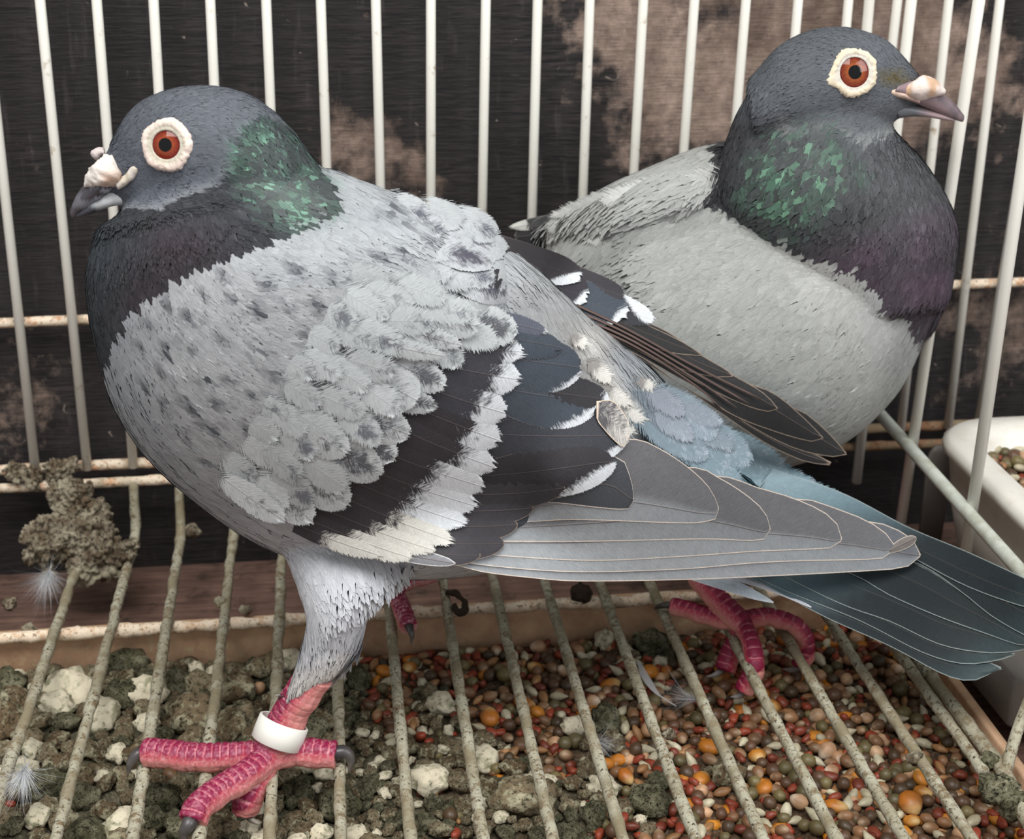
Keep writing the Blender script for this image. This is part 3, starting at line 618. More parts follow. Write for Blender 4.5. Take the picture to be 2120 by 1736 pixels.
colored('lower_beak', p1, jaw, HORN, lambda x, y, V: mixc((66, 68, 76), (222, 224, 226), np.clip((x-185)/40+(vnoise(V, 4, 3)-.5)*1.6-np.clip((y-424)/14, 0, 1)*.8, 0, 1)))
cere = pair_loft([(213, 322, 262, 352, 43.85, .45), (203, 328, 264, 368, 43.75, .66), (188, 346, 246, 384, 43.7, .66), (178, 366, 218, 388, 43.75, .56), (176, 378, 200, 390, 43.8, .4)], n=24, m=20, caps=(.5, .5))
colored('cere', p1, cere, CERE, lambda x, y, V: mixc((222, 214, 206), (196, 158, 132), np.clip(mask(x, y, [(215, 362), (262, 352), (262, 380), (212, 392)], 14)*.9*(.4+vnoise(V, 5, 1)), 0, 1)), .16, 6)
far_cere = pair_loft([(190, 312, 208, 330, 44.7, .3), (200, 306, 212, 322, 44.7, .3), (212, 305, 216, 320, 44.7, .3)], n=16, m=10, caps=(.8, .5))
colored('cere', p1, far_cere, CERE, lambda x, y, V: np.tile(lin((205, 192, 190)), (len(V), 1)), .05, 4)
def SY(x, y, off, sf=SF1):
    h, _ = sf.hit(x, y); return (h[1] if h is not None else 43.6)+off
gape = pair_loft([(240, 376, 248, 390, SY(252, 384, .02), .20), (258, 358, 266, 380, SY(264, 370, .06), .2), (272, 344, 284, 362, SY(280, 354, .08), .16), (280, 344, 288, 354, SY(286, 350, .1), .12)], n=16, m=14, caps=(.6, .8))
colored('mouth_corner', p1, gape, CERE, lambda x, y, V: mixc((206, 196, 176), (222, 214, 212), np.clip(vnoise(V, 5, 2)*1.6-.3, 0, 1)), .08, 4)
make_eye(p1, SF1, 345, 300, 51, 36, 28, 13.5, (0.05, .0), ((224, 206, 194), (196, 188, 172), (104, 20, 14), (140, 64, 36)), seed=1)
make_eye(p1, SF1, 345, 300, 51, 36, 28, 13.5, (0.05, .0), ((224, 206, 194), (196, 188, 172), (104, 20, 14), (140, 64, 36)), flip=True, seed=2)
# ---------------------------------------------------------------- legs
def P3(pts): return [zp(x, y, z) for x, y, z in pts]
tars = np.vstack([yp(655, 1395, 42.35), yp(625, 1440, 42.3), yp(592, 1495, 42.25), zp(565, 1545, .9), zp(556, 1566, .6)])
legp = [(tars, (.62, .60, .58, .62, .6)), (P3([(552, 1560, .62), (480, 1567, .55), (400, 1568, .55), (340, 1560, .56), (302, 1558, .5)]), (.48, .43, .40, .38, .28)),
        (P3([(560, 1566, .62), (505, 1608, .58), (450, 1640, .55), (412, 1672, .5), (398, 1700, .3)]), (.48, .40, .37, .34, .25)),
        (P3([(560, 1570, .6), (600, 1557, .6), (650, 1560, .55), (695, 1563, .5)]), (.48, .40, .34, .26)),
        (P3([(552, 1575, .5), (530, 1620, .0), (514, 1655, -.4), (510, 1678, -.8)]), (.48, .36, .32, .24))]
LV, LQ = toe_mesh(legp); LV, LC = scutes(LV, LQ, legp, chalk=.15)
leg = build('leg', LV, LQ, SKIN, p1, attrs={'Col': LC})
claw(leg, P3([(312, 1556, .5), (286, 1560, .6), (270, 1580, .35), (264, 1606, -.1)]), .27)
claw(leg, P3([(400, 1690, .35), (390, 1706, .4), (380, 1728, .1), (386, 1756, -.3)]), .30)
claw(leg, P3([(690, 1560, .55), (714, 1556, .6), (726, 1572, .35), (722, 1600, -.1)]), .27)
claw(leg, P3([(511, 1672, -.7), (516, 1690, -.9), (530, 1702, -1.0), (540, 1704, -1.1)]), .18, tipc=(190, 180, 160))
# ring
rc = (tars[2]*.55+tars[3]*.45)+np.array([0, 0, .05]); ax = nrm(tars[2]-tars[3]+np.array([-.12, 0, .0])); X = nrm(np.cross(ax, (0, 0, 1))); Y = np.cross(ax, X); an = np.linspace(0, 2*np.pi, 48, endpoint=False)
prof = [(.76, -.38), (.80, -.42), (.86, -.38), (.87, 0), (.86, .38), (.80, .42), (.76, .38), (.75, 0)]
V = np.vstack([rc+X*(np.cos(an)*r)[:, None]+Y*(np.sin(an)*r)[:, None]+ax*h for r, h in prof]); k = len(prof)
Fs = [(i*48+j, i*48+(j+1) % 48, ((i+1) % k)*48+(j+1) % 48, ((i+1) % k)*48+j) for i in range(k) for j in range(48)]
m = N('white_plastic_ring'); m.bump(m.noise(m.coords(), 150, 3, .6), .15, .0006); RINGM = m.fin(lin((232, 230, 222)), .4, .45)
r_ = build('leg_ring', V, Fs, RINGM, p1); r_['label'] = 'white plastic leg ring'
farp = [(np.vstack([yp(825, 1160, 50.2), zp(818, 1200, 1.4), zp(815, 1218, .7)]), (.42, .4, .4)), (P3([(815, 1212, .7), (826, 1245, .6), (838, 1275, .55), (845, 1298, .5)]), (.38, .36, .34, .26)),
        (P3([(815, 1212, .7), (780, 1205, .6), (740, 1196, .5)]), (.36, .32, .25)), (P3([(815, 1212, .7), (870, 1196, .6), (900, 1188, .5)]), (.36, .32, .25)), (P3([(815, 1205, .7), (810, 1180, .6), (806, 1165, .5)]), (.36, .3, .22))]
FV, FQ = toe_mesh(farp, .05); FV, FC = scutes(FV, FQ, farp, period=.26, chalk=.4)
leg2 = build('leg', FV, FQ, SKIN, p1, attrs={'Col': FC})
claw(leg2, P3([(844, 1290, .55), (850, 1305, .5), (853, 1318, .3), (850, 1334, 0)]), .2)
# ================================================================ wing and tail feathers of the front pigeon
def base_part(name, secs, parent, label=None, mat=PLUME, col=(70, 74, 80), **k):
    V, Fs = pair_loft(secs, **k); o = build(name, V, Fs, mat, parent, uv=V[:, [0, 2]], attrs={'Col': np.tile(lin(col), (len(V), 1)), 'gl': np.zeros(len(V))})
    if label: o['label'] = label
    return o
# slim cores the feathers are rooted in
wing1 = base_part('wing', [(700, 1000, 720, 1060, 42.8, .3), (900, 1000, 920, 1110, 42.6, .3), (1050, 1000, 1060, 1130, 42.8, .25), (1250, 1050, 1250, 1140, 43.7, .2), (1500, 1090, 1500, 1155, 45.0, .14), (1650, 1125, 1650, 1150, 45.7, .1)], p1, 'near wing, pale with dark bars and grey flight feathers', n=16, m=20)
wing2 = base_part('wing', [(1000, 560, 1010, 620, 48.5, .5), (1150, 620, 1150, 655, 48.6, .35), (1400, 735, 1395, 765, 49.0, .2), (1560, 825, 1550, 860, 49.2, .12)], p1, 'far wing, with black flight feathers', n=12, m=16, col=(40, 40, 42))
tail1 = base_part('tail', [(1400, 960, 1400, 1120, 47.4, .6), (1560, 1050, 1540, 1160, 47.2, .3), (1750, 1120, 1730, 1210, 47.2, .14), (1850, 1180, 1830, 1250, 47.2, .1)], p1, 'slate tail with a dark end band', n=16, m=20, col=(80, 96, 104))
WP = [(x, y, None) for x in range(330, 1100, 95) for y in range(580, 1150, 80) if sdist(np.array([x]), np.array([y]), [(300, 600), (1000, 560), (1150, 700), (1130, 1130), (600, 1090), (380, 950), (290, 760)])[0] > 0]
GW = Guide(WP+[(1150, 1190, 41.9), (1400, 1200, 43.2), (1650, 1190, 44.2), (1905, 1160, 45.0), (1300, 920, 43.0), (1480, 1000, 44.0), (1700, 1060, 44.9), (1880, 1110, 45.3), (1180, 740, None), (1220, 800, None), (1130, 690, None), (1150, 1000, 41.9), (950, 1165, 41.2)], SF1)
GF = Guide([(x, y, None) for x in (660, 720, 780, 850, 950, 1040) for y in (400, 440, 500, 560, 620)]+[(1150, 560, 49.3), (1250, 600, 49.3), (1350, 660, 49.2), (1150, 650, 47.4), (1300, 725, 47.8), (1415, 800, 48.2), (1566, 906, 48.6), (1679, 958, 48.9), (1745, 945, 48.9), (1600, 830, 48.7), (1450, 735, 49.0)], SF1)
# tail: a gently tilted sheet
def tz(x, y, z): return (x, y, zp(x, y, z)[1])
GT = Guide([tz(1400, 980, 6.6), tz(1500, 1150, 4.6), tz(1700, 1010, 6.1), tz(1700, 1270, 3.3), tz(1900, 1100, 5.1), tz(1900, 1370, 2.7), tz(2120, 1195, 5.3), tz(2060, 1385, 2.5), tz(2200, 1260, 5.0)])
# ---- tail
def tailcol(u, v):
    c = np.zeros((len(u), 3)); k = np.array([(0, 132, 152, 160), (.2, 104, 126, 134), (.36, 66, 82, 88), (.48, 30, 38, 41), (.80, 28, 36, 39), (.92, 54, 68, 71), (1, 74, 86, 86)], float)
    for i in range(3): c[:, i] = np.interp(u+.10*(v-.5), k[:, 0], k[:, i+1])
    return lin(c)
TF = [([(1460, 1120), (1614, 1210), (1774, 1272), (1909, 1338), (1994, 1362), (2060, 1372), (2072, 1379)], [(1450, 1160), (1563, 1201), (1706, 1276), (1842, 1337), (1943, 1391), (1994, 1408), (2030, 1405), (2070, 1384)]),
      ([(1470, 1090), (1723, 1225), (1842, 1268), (1943, 1316), (2028, 1338), (2095, 1347)], [(1455, 1140), (1614, 1218), (1774, 1282), (1909, 1350), (1994, 1374), (2062, 1367), (2098, 1354)]),
      ([(1500, 1070), (1760, 1172), (1838, 1205), (1943, 1252), (2045, 1290), (2135, 1334)], [(1480, 1120), (1723, 1242), (1842, 1286), (1943, 1333), (2028, 1350), (2090, 1350), (2138, 1340)]),
      ([(1520, 1050), (1800, 1135), (1909, 1172), (1977, 1215), (2055, 1265), (2125, 1318), (2160, 1330)], [(1500, 1085), (1760, 1187), (1838, 1230), (1943, 1276), (2045, 1313), (2110, 1335), (2162, 1336)]),
      ([(1560, 1010), (1800, 1090), (1960, 1155), (2079, 1212), (2190, 1275), (2215, 1300)], [(1540, 1050), (1800, 1140), (1906, 1169), (1990, 1225), (2060, 1280), (2150, 1325), (2213, 1310)]),
      ([(1600, 970), (1745, 1020), (1880, 1090), (2000, 1140), (2120, 1195), (2220, 1242)], [(1570, 1010), (1800, 1105), (1909, 1165), (1994, 1210), (2079, 1243), (2150, 1262), (2225, 1262)])]
for i, (a, b) in enumerate(TF):
    feather('tail_feather', tail1, a, b, GT, (.02+.06*i, .05+.10*i), tip=(90, 104, 108), cfn=tailcol, edge=(150, 160, 158), es=.7, rw=.25, rach=.42 if i < 5 else .6, nu=26, nv=9, fray=3, camber=.05, seed=i)
for i, (a, b, c_) in enumerate([([(1440, 1185), (1520, 1200), (1570, 1225), (1602, 1245)], [(1430, 1200), (1500, 1222), (1560, 1240), (1601, 1248)], (206, 216, 224)), ([(1520, 1190), (1600, 1205), (1680, 1255)], [(1500, 1195), (1590, 1222), (1679, 1258)], (188, 190, 198))]):
    feather('under_tail_feather', tail1, a, b, GT, (-.12, -.12+.2*i), col=c_, edge=(230, 232, 235), es=.4, rw=.2, seed=i+40)
# uppertail coverts, pale blue grey running to teal
UT = [((1320, 800), (1420, 860), 60), ((1330, 840), (1440, 910), 60), ((1360, 830), (1500, 880), 56), ((1400, 880), (1530, 930), 50), ((1300, 790), (1490, 905), 90), ((1290, 850), (1470, 950), 80), ((1360, 850), (1560, 960), 90), ((1330, 880), (1540, 1000), 70), ((1430, 880), (1640, 985), 74), ((1400, 930), (1620, 1020), 66), ((1470, 930), (1700, 1015), 56), ((1460, 950), (1700, 1060), 60), ((1540, 965), (1790, 1062), 46), ((1560, 985), (1840, 1096), 44)]
for i, (r, t, w) in enumerate(UT[::-1]):
    up_, lo_ = leaf(r, t, w, .02)
    k = i/len(UT); cA = np.array((104, 134, 142))*(1-k)+np.array((150, 155, 166))*k
    feather('tail_covert', tail1, up_, lo_, GT if i < 6 else Guide([(1300, 790, None), (1290, 900, 43.6), (1400, 850, None), (1400, 960, 44.2), (1500, 900, 46.4), (1500, 1000, 45.0), (1640, 1000, 46.4), (1800, 1070, 46.2)], SF1), (.10+.012*i, .18+.018*i), col=cA, tip=(178, 186, 196), mo=1.3, rf=1, mfn=lambda u, v: .0+.4*u, rw=.0, fr=.26, fray=3, nu=12, seed=60+i)
# ---- primaries of the near wing (P5 lowest)
BR = (108, 106, 107); PG = (156, 160, 163)
def primcol(br, pg):
    def f(u, v):
        w = np.clip((v-.62)*6, 0, 1); a = lin(br)*(1-w)[:, None]+lin(pg)*w[:, None]
        k = np.clip(u*1.5-.55, 0, 1)*.5; return a*(1-k)[:, None]+lin((102, 106, 112))*k[:, None]
    return f
PR = [([(930, 1156), (1000, 1150), (1300, 1150), (1560, 1110), (1700, 1090), (1798, 1078), (1854, 1094), (1886, 1112), (1900, 1130), (1906, 1146)], [(932, 1166), (1000, 1184), (1100, 1196), (1200, 1203), (1412, 1200), (1624, 1191), (1837, 1179), (1880, 1172), (1897, 1166), (1905, 1152)]),
      ([(900, 1110), (1400, 1060), (1642, 1032), (1731, 1052), (1801, 1080), (1844, 1112), (1855, 1130)], [(930, 1160), (1040, 1174), (1200, 1184), (1412, 1178), (1554, 1166), (1660, 1161), (1801, 1158), (1835, 1152), (1853, 1138)]),
      ([(900, 1080), (1300, 1020), (1476, 984), (1571, 1009), (1642, 1030), (1706, 1059), (1738, 1090), (1743, 1112)], [(900, 1140), (1200, 1160), (1412, 1152), (1554, 1142), (1650, 1138), (1713, 1135), (1734, 1130), (1742, 1120)]),
      ([(900, 1060), (1250, 990), (1426, 966), (1494, 991), (1554, 1030), (1585, 1062), (1595, 1092)], [(900, 1120), (1200, 1121), (1448, 1116), (1540, 1119), (1575, 1118), (1590, 1110), (1595, 1097)]),
      ([(900, 1020), (1180, 930), (1303, 908), (1359, 924), (1426, 967), (1469, 1009), (1488, 1048)], [(900, 1090), (1100, 1080), (1200, 1076), (1412, 1083), (1460, 1080), (1482, 1074), (1488, 1056)])]
for i, (a, b) in enumerate(PR):
    feather('flight_feather', wing1, a, b, GW, (.04+.035*i, .06+.035*i), cfn=primcol(BR if i > 0 else (102, 104, 108), PG), edge=(208, 194, 180), es=1, rw=.7, rach=(.55, .66, .7, .7, .76)[i], nu=30, nv=9, camber=.02, seed=80+i)
up_, lo_ = leaf((1840, 1140), (1897, 1112), 24); feather('flight_feather', wing1, up_, lo_, GW, (.08, .16), col=(120, 114, 110), edge=(190, 178, 165), es=.8, seed=3)
# dark secondary showing at the end
feather('secondary_feather', wing1, [(1050, 1000), (1200, 960), (1279, 944), (1302, 978), (1310, 1007), (1312, 1030)], [(1050, 1040), (1140, 1040), (1230, 1050), (1290, 1055), (1306, 1050), (1312, 1037)], GW, (.24, .26), col=(72, 75, 80), edge=(200, 190, 180), es=1, rw=.7, rach=.55, seed=5)
for i, (r, t, w) in enumerate([((800, 1130), (995, 1149), 50), ((830, 1110), (1044, 1125), 70), ((850, 1080), (1072, 1086), 64), ((880, 1050), (1104, 1052), 60), ((900, 1020), (1170, 1010), 66)]):
    up_, lo_ = leaf(r, t, w, -.03); feather('secondary_feather', wing1, up_, lo_, GW, (.25+.015*i, .30+.015*i), col=(66, 64, 68), edge=(150, 132, 118), es=.55, rw=.5, seed=10+i)
def white_tip(a, soft=.06, slope=.0): return lambda u, v: np.clip((u-a+slope*(v-.5))/(soft*1.5)*.5+.5, 0, 1)*2.2-.75
WT = (218, 222, 226); DK = (58, 56, 60); DB = (70, 77, 86)
SC = [((950, 675), (1166, 722), 72, DB, 1.2, 0), ((960, 640), (1134, 688), 50, (96, 100, 112), .93, 0), ((1000, 735), (1206, 764), 116, DB, .92, .25), ((1060, 800), (1262, 830), 90, (56, 56, 60), .88, 0), ((1000, 800), (1240, 838), 124, DB, .86, .2), ((980, 990), (1276, 956), 110, DK, .78, .35), ((980, 900), (1300, 905), 128, (64, 66, 72), .93, .3)]
for i, (r, t, w, c_, a, sl) in enumerate(SC[::-1]):
    up_, lo_ = leaf(r, t, w, -.02); feather('secondary_covert', wing1, up_, lo_, GW, (.30+.012*i, .38+.016*i), col=c_, tip=WT, mo=1.0, mfn=(white_tip(a, .12, sl) if sl < .2 else (lambda u, v, a=a: np.clip(((u-a+.20)*2.2+(v-.76)*1.8)*1.5, -.8, 1.3))), edge=(196, 182, 170), es=.15, fr=.06, rw=.3, rach=.45, nu=18, nv=11, fray=3, seed=20+i)
feather('secondary_covert', wing1, [(1235, 830), (1270, 830), (1300, 870), (1303, 900)], [(1235, 870), (1265, 905), (1290, 925), (1300, 912)], GW, (.46, .5), mo=.8, rf=1, col=(92, 90, 92), tip=(206, 202, 196), mfn=lambda u, v: .2+.6*u, edge=(214, 196, 178), es=1, rw=0, seed=31)
# greater coverts: the dark bar with ragged white tips
GC = [((610, 1085), (790, 1150), 46, .40), ((630, 1072), (856, 1156), 58, .44), ((660, 1050), (903, 1140), 64, .48), ((690, 1020), (938, 1120), 70, .52), ((715, 990), (966, 1084), 76, .54), ((735, 960), (988, 1048), 80, .56), ((755, 920), (1002, 1008), 88, .60), ((790, 870), (1026, 968), 88, .72), ((830, 830), (1036, 912), 96, .70), ((850, 790), (1050, 856), 98, .70), ((870, 745), (1078, 786), 100, .74), ((880, 705), (1086, 728), 78, .84)]
for i, (r, t, w, a) in enumerate(GC):
    up_, lo_ = leaf(r, t, w, -.015, .7, .5); feather('greater_covert', wing1, up_, lo_, GW, (.30+.006*i, .42+.010*i), col=(56, 53, 57) if i < 9 else (64, 64, 70), tip=WT if i > 3 else (214, 212, 204), mfn=white_tip(a-.05, .24, .1), mo=1.0, edge=(180, 176, 170), es=0, fr=.10, rw=.35, rach=.5, nu=18, nv=15, fray=4.5, seed=200+i, camber=.03)
# lesser coverts: pale, each with a smudge, laid like shingles
REG = np.array([(300, 640), (420, 560), (560, 530), (740, 500), (830, 550), (960, 620), (1050, 680), (1040, 725), (915, 740), (895, 800), (850, 880), (790, 950), (735, 1040), (640, 1082), (560, 1070), (440, 1000), (330, 900), (280, 780)], float)
def spot(a=.72, s=.75, w=.18): return lambda u, v: .12+s*.85*np.exp(-((u-a)/(w*1.3))**2-((v-.5)/.3)**2)-.5*(u < .3)
FIXED = [((880, 640), (1074, 690), 96, .9), ((820, 640), (1000, 676), 80, .5), ((700, 690), (925, 738), 46, .3), ((760, 660), (960, 715), 50, .5), ((760, 770), (868, 830), 96, .35), ((800, 740), (925, 800), 70, .8), ((740, 800), (905, 842), 60, .7), ((670, 830), (850, 900), 90, .6), ((690, 870), (822, 950), 80, .9), ((620, 880), (790, 985), 96, .8), ((560, 930), (724, 1046), 96, .55), ((520, 970), (650, 1080), 80, .5), ((590, 850), (720, 940), 84, .5), ((450, 980), (590, 1078), 60, .35)]
rg = np.random.default_rng(21); pts = []; tries = 0
while tries < 9000 and len(pts) < 150:
    x, y = rg.uniform(430, 1080), rg.uniform(560, 1090); tries += 1
    if sdist(np.array([x]), np.array([y]), REG)[0] < 0 or (x-430)/650+(y-560)/900 < .60+rg.uniform(-.07, .05): continue
    k = np.clip((x-300)/480+(y-700)/700*.4, 0, 1); sp = 30+24*k
    if all((x-q[0])**2+(y-q[1])**2 > sp*sp for q in pts): pts.append((x, y, k))
pts.sort(key=lambda q: -(q[0]*.8+q[1]*.5))                          # the far ones lie deepest
for i, (r, t, w, s_) in enumerate(FIXED[::-1]):
    up_, lo_ = leaf(r, t, w, -.01, .6, .5); feather('covert', wing1, up_, lo_, GW, (.10, .60+.012*i), col=(190, 194, 195), tip=(92, 94, 99), mfn=spot(.66, s_, .24), edge=(216, 218, 220), es=.6, rw=.25, nu=14, nv=11, fray=3, seed=300+i, camber=.03, fr=.09, mo=1.2, rf=1)
for i, (x, y, k) in enumerate(pts):
    ang = math.radians(np.interp(y, [550, 700, 1060], [14, 24, 44])+rg.normal(0, 7)); L = 70+74*k; W_ = 42+34*k
    r = (x-L*.72*math.cos(ang), y-L*.72*math.sin(ang)); t = (x+L*.28*math.cos(ang), y+L*.28*math.sin(ang))
    if t[0] < 950 and sdist(np.array([t[0]]), np.array([t[1]]), REG)[0] < 4: continue
    up_, lo_ = leaf(r, t, W_, 0, .6, .6); h = .16+.46*np.clip(((x-430)/650+(y-560)/900-.52)*3.2, 0, 1)
    s_ = rg.choice([.2, .4, .6, .85]) if y > 600 else .25
    feather('covert', wing1, up_, lo_, GW, (h-.36, h+.03+.05*rg.random()), col=np.array((184, 189, 190))+rg.normal(0, 3), tip=(112, 115, 121), mfn=spot(rg.uniform(.66, .84), s_*.9, .15), edge=(208, 211, 212), es=.2*k, rw=.1*k, nu=9, nv=9, fray=3.5, seed=400+i, camber=.012, fr=.2, mo=1.4, rf=1)
# ---- far wing
FP = [([(1150, 640), (1400, 790), (1500, 846), (1620, 912), (1700, 945), (1722, 955)], [(1147, 655), (1313, 730), (1415, 800), (1566, 906), (1640, 945), (1679, 958), (1717, 963)]),
      ([(1180, 630), (1560, 830), (1650, 845), (1710, 890), (1752, 936)], [(1160, 650), (1430, 796), (1550, 880), (1650, 930), (1730, 946), (1753, 941)]),
      ([(1190, 630), (1520, 780), (1600, 812), (1660, 860), (1704, 904)], [(1170, 650), (1400, 770), (1500, 850), (1600, 892), (1680, 914), (1704, 908)]),
      ([(1190, 625), (1400, 712), (1517, 775), (1580, 812), (1610, 843)], [(1175, 648), (1330, 725), (1450, 795), (1540, 838), (1590, 852), (1610, 847)]),
      ([(1200, 622), (1360, 675), (1450, 733), (1500, 762), (1518, 777)], [(1180, 645), (1300, 710), (1400, 760), (1470, 779), (1517, 780)]),
      ([(1200, 618), (1300, 655), (1400, 700), (1454, 733)], [(1185, 640), (1290, 695), (1380, 728), (1453, 737)])]
for i, (a, b) in enumerate(FP):
    feather('flight_feather', wing2, a, b, GF, (.06+.035*i, .08+.035*i), col=(46, 45, 46), tip=(66, 66, 68), mfn=lambda u, v: .3*(v < .5), edge=(150, 134, 118), es=.8, rw=.6, rach=.4, nu=24, nv=7, camber=.02, seed=500+i)
for i in range(4):                                                   # brown leading shafts stacked like cards
    a = [(1140+18*i, 640-4*i), (1300, 706-9*i), (1440, 795-13*i), (1500+25*i, 850-9*i)]; b = [(x+1, y+6) for x, y in a]
    feather('feather_shaft', wing2, a, b, GF, (.34+.02*i, .30+.02*i), col=(112, 92, 86), edge=(60, 50, 46), es=.7, rw=0, nv=4, nu=16, seed=520+i)
FC_ = [((1200, 585), (1354, 664), 58, (56, 57, 62), .72, -.5), ((1180, 560), (1292, 612), 50, DK, 1.3, 0), ((1140, 585), (1300, 650), 84, DB, .84, .2), ((1090, 565), (1216, 612), 96, (58, 56, 62), .84, .3), ((1075, 580), (1152, 628), 80, (52, 50, 54), 1.2, .3), ((1050, 600), (1156, 648), 56, (62, 58, 62), .82, .6), ((1030, 505), (1206, 572), 70, (56, 52, 56), .82, .5), ((1010, 500), (1130, 545), 60, (60, 56, 60), 1.2, .3), ((1030, 540), (1106, 632), 76, (60, 58, 62), .86, .1)]
for i, (r, t, w, c_, a, sl) in enumerate(FC_):
    up_, lo_ = leaf(r, t, w, -.04, .6, .6); feather('secondary_covert', wing2, up_, lo_, GF, (.12+.02*i, .32+.025*i), col=c_, tip=WT, mfn=white_tip(a, .14, sl), edge=(170, 158, 150), es=.2, fr=.06, rw=.25, nu=16, nv=11, fray=4, seed=540+i)
REG2 = [(860, 430), (930, 440), (1000, 470), (1060, 505), (1070, 560), (1040, 640), (960, 590), (890, 550), (850, 500)]
pts = []; tries = 0
while tries < 3000 and len(pts) < 46:
    x, y = rg.uniform(700, 1090), rg.uniform(390, 640); tries += 1
    if sdist(np.array([x]), np.array([y]), REG2)[0] < 0: continue
    if all((x-q[0])**2+(y-q[1])**2 > 40**2 for q in pts): pts.append((x, y))
pts.sort(key=lambda q: -q[0]*.9-q[1]*.4)
for i, (r, t, w, s_) in enumerate([((870, 460), (1040, 514), 60, .6), ((860, 490), (1022, 545), 64, .9), ((940, 560), (1084, 602), 74, .7), ((910, 545), (1066, 610), 80, .9)]):
    up_, lo_ = leaf(r, t, w, -.03, .6, .8); feather('covert', wing2, up_, lo_, GF, (-.1, .40+.03*i), col=(188, 191, 194), tip=(84, 84, 94), mfn=spot(.66, s_*.95, .22), edge=(214, 214, 218), es=.8, rw=.2, nu=14, nv=11, fray=2.5, seed=580+i, mo=.9, fr=.05)
for i, (x, y) in enumerate(pts):
    ang = math.radians(22+rg.normal(0, 6)); L = np.interp(x, [720, 1050], [90, 130]); up_, lo_ = leaf((x-L*.7*math.cos(ang), y-L*.7*math.sin(ang)), (x+L*.3*math.cos(ang), y+L*.3*math.sin(ang)), L*.58, -.02, .6, .8)
    h = np.interp(x, [860, 960, 1050], [.10, .28, .5]); feather('covert', wing2, up_, lo_, GF, (h-.42, h+.03), col=(184, 188, 190), tip=(96, 98, 108), mfn=spot(.78, rg.choice([.1, .3, .7]), .16), edge=(212, 213, 217), es=.3, fr=.2, rw=.1, nu=9, nv=7, fray=2.5, seed=600+i, mo=.9, rf=1)
# pale ragged tufts on the rump
for i, (r, t, w) in enumerate([((1170, 690), (1222, 718), 36), ((1200, 740), (1272, 790), 44), ((1220, 790), (1306, 838), 46), ((1250, 830), (1338, 872), 46), ((1270, 860), (1318, 905), 40), ((1300, 780), (1366, 806), 34)]):
    up_, lo_ = leaf(r, t, w, 0, .6, 1.2); feather('rump_feather', p1, up_, lo_, Guide([(1170, 690, None), (1200, 780, None), (1250, 740, None), (1250, 860, None), (1320, 800, None), (1340, 880, None), (1380, 830, None)], SF1), (.1, .28), col=(150, 146, 142), tip=(228, 226, 218), mfn=white_tip(.45, .3), edge=(230, 230, 225), es=0, rf=1, fr=.2, rw=0, nu=10, nv=11, fray=6, seed=640+i)
up_, lo_ = leaf((740, 1130), (943, 1166), 30); feather('secondary_feather', wing1, up_, lo_, GW, (.24, .42), col=(138, 138, 142), edge=(205, 205, 205), es=.8, seed=33)
# ================================================================ the pigeon behind (facing right)
p2 = thing('pigeon', zp(1540, 1290, .2), 'plain pale grey racing pigeon behind, facing right, with green and purple neck', 'pigeon')
b2 = pair_loft([(1958, 520, 1922, 690, 53.9, 1.6), (1915, 400, 1862, 800, 54.1, 3.5), (1820, 330, 1775, 885, 54.3, 4.6), (1700, 300, 1680, 935, 54.7, 5.0), (1580, 290, 1570, 960, 55.1, 5.0), (1460, 305, 1450, 960, 55.3, 4.8),
                (1340, 352, 1340, 900, 55.2, 4.4), (1240, 398, 1250, 780, 55.6, 3.2), (1180, 425, 1190, 640, 56, 2.0), (1135, 452, 1145, 550, 56.4, 1.0)], m=60, caps=(.25, .3))
n2 = pair_loft([(1830, 200, 1562, 175, 52.5, 1.6), (1835, 240, 1532, 228, 52.6, 1.9), (1850, 275, 1500, 305, 52.7, 2.2), (1905, 335, 1474, 380, 52.9, 2.8), (1955, 420, 1480, 450, 53.1, 3.4), (1970, 500, 1540, 560, 53.4, 3.9), (1955, 610, 1620, 680, 53.7, 4.0)], m=36, caps=(.2, .3))
h2 = pair_loft([(1905, 160, 1880, 238, 52.3, .5), (1880, 128, 1858, 246, 52.3, .9), (1840, 88, 1835, 250, 52.3, 1.35), (1790, 66, 1790, 262, 52.3, 1.7), (1735, 57, 1735, 275, 52.4, 1.9), (1675, 66, 1690, 280, 52.5, 1.95), (1615, 97, 1640, 285, 52.5, 1.85), (1565, 150, 1590, 290, 52.5, 1.5)], m=32, caps=(.4, .45))
w2 = pair_loft([(1500, 302, 1510, 420, 54.2, 1.8), (1400, 332, 1420, 455, 54.0, 2.0), (1300, 370, 1325, 492, 54.2, 1.9), (1220, 408, 1245, 524, 54.8, 1.4), (1150, 444, 1180, 550, 55.6, .8)], m=30, caps=(.3, .5))
BV2, BQ2 = fuse([b2, n2, h2, w2], .14, 10)
SF2 = Surf(BV2, BQ2)
NECK2 = [(1640, 285), (1720, 262), (1790, 300), (1850, 275), (2100, 280), (2100, 720), (1915, 740), (1880, 672), (1815, 588), (1750, 545), (1694, 520), (1630, 500), (1573, 478), (1510, 455), (1466, 428), (1472, 330), (1495, 240), (1540, 150), (1600, 200), (1610, 260)]
HEAD2 = [(1600, 260), (1520, 230), (1500, 60), (1700, 0), (1990, 100), (1990, 280), (1852, 272), (1790, 305), (1720, 275), (1650, 290)]
GREEN2 = [(1650, 262), (1700, 262), (1728, 290), (1740, 340), (1770, 372), (1720, 400), (1680, 440), (1640, 480), (1560, 450), (1540, 400), (1570, 350), (1600, 290)]
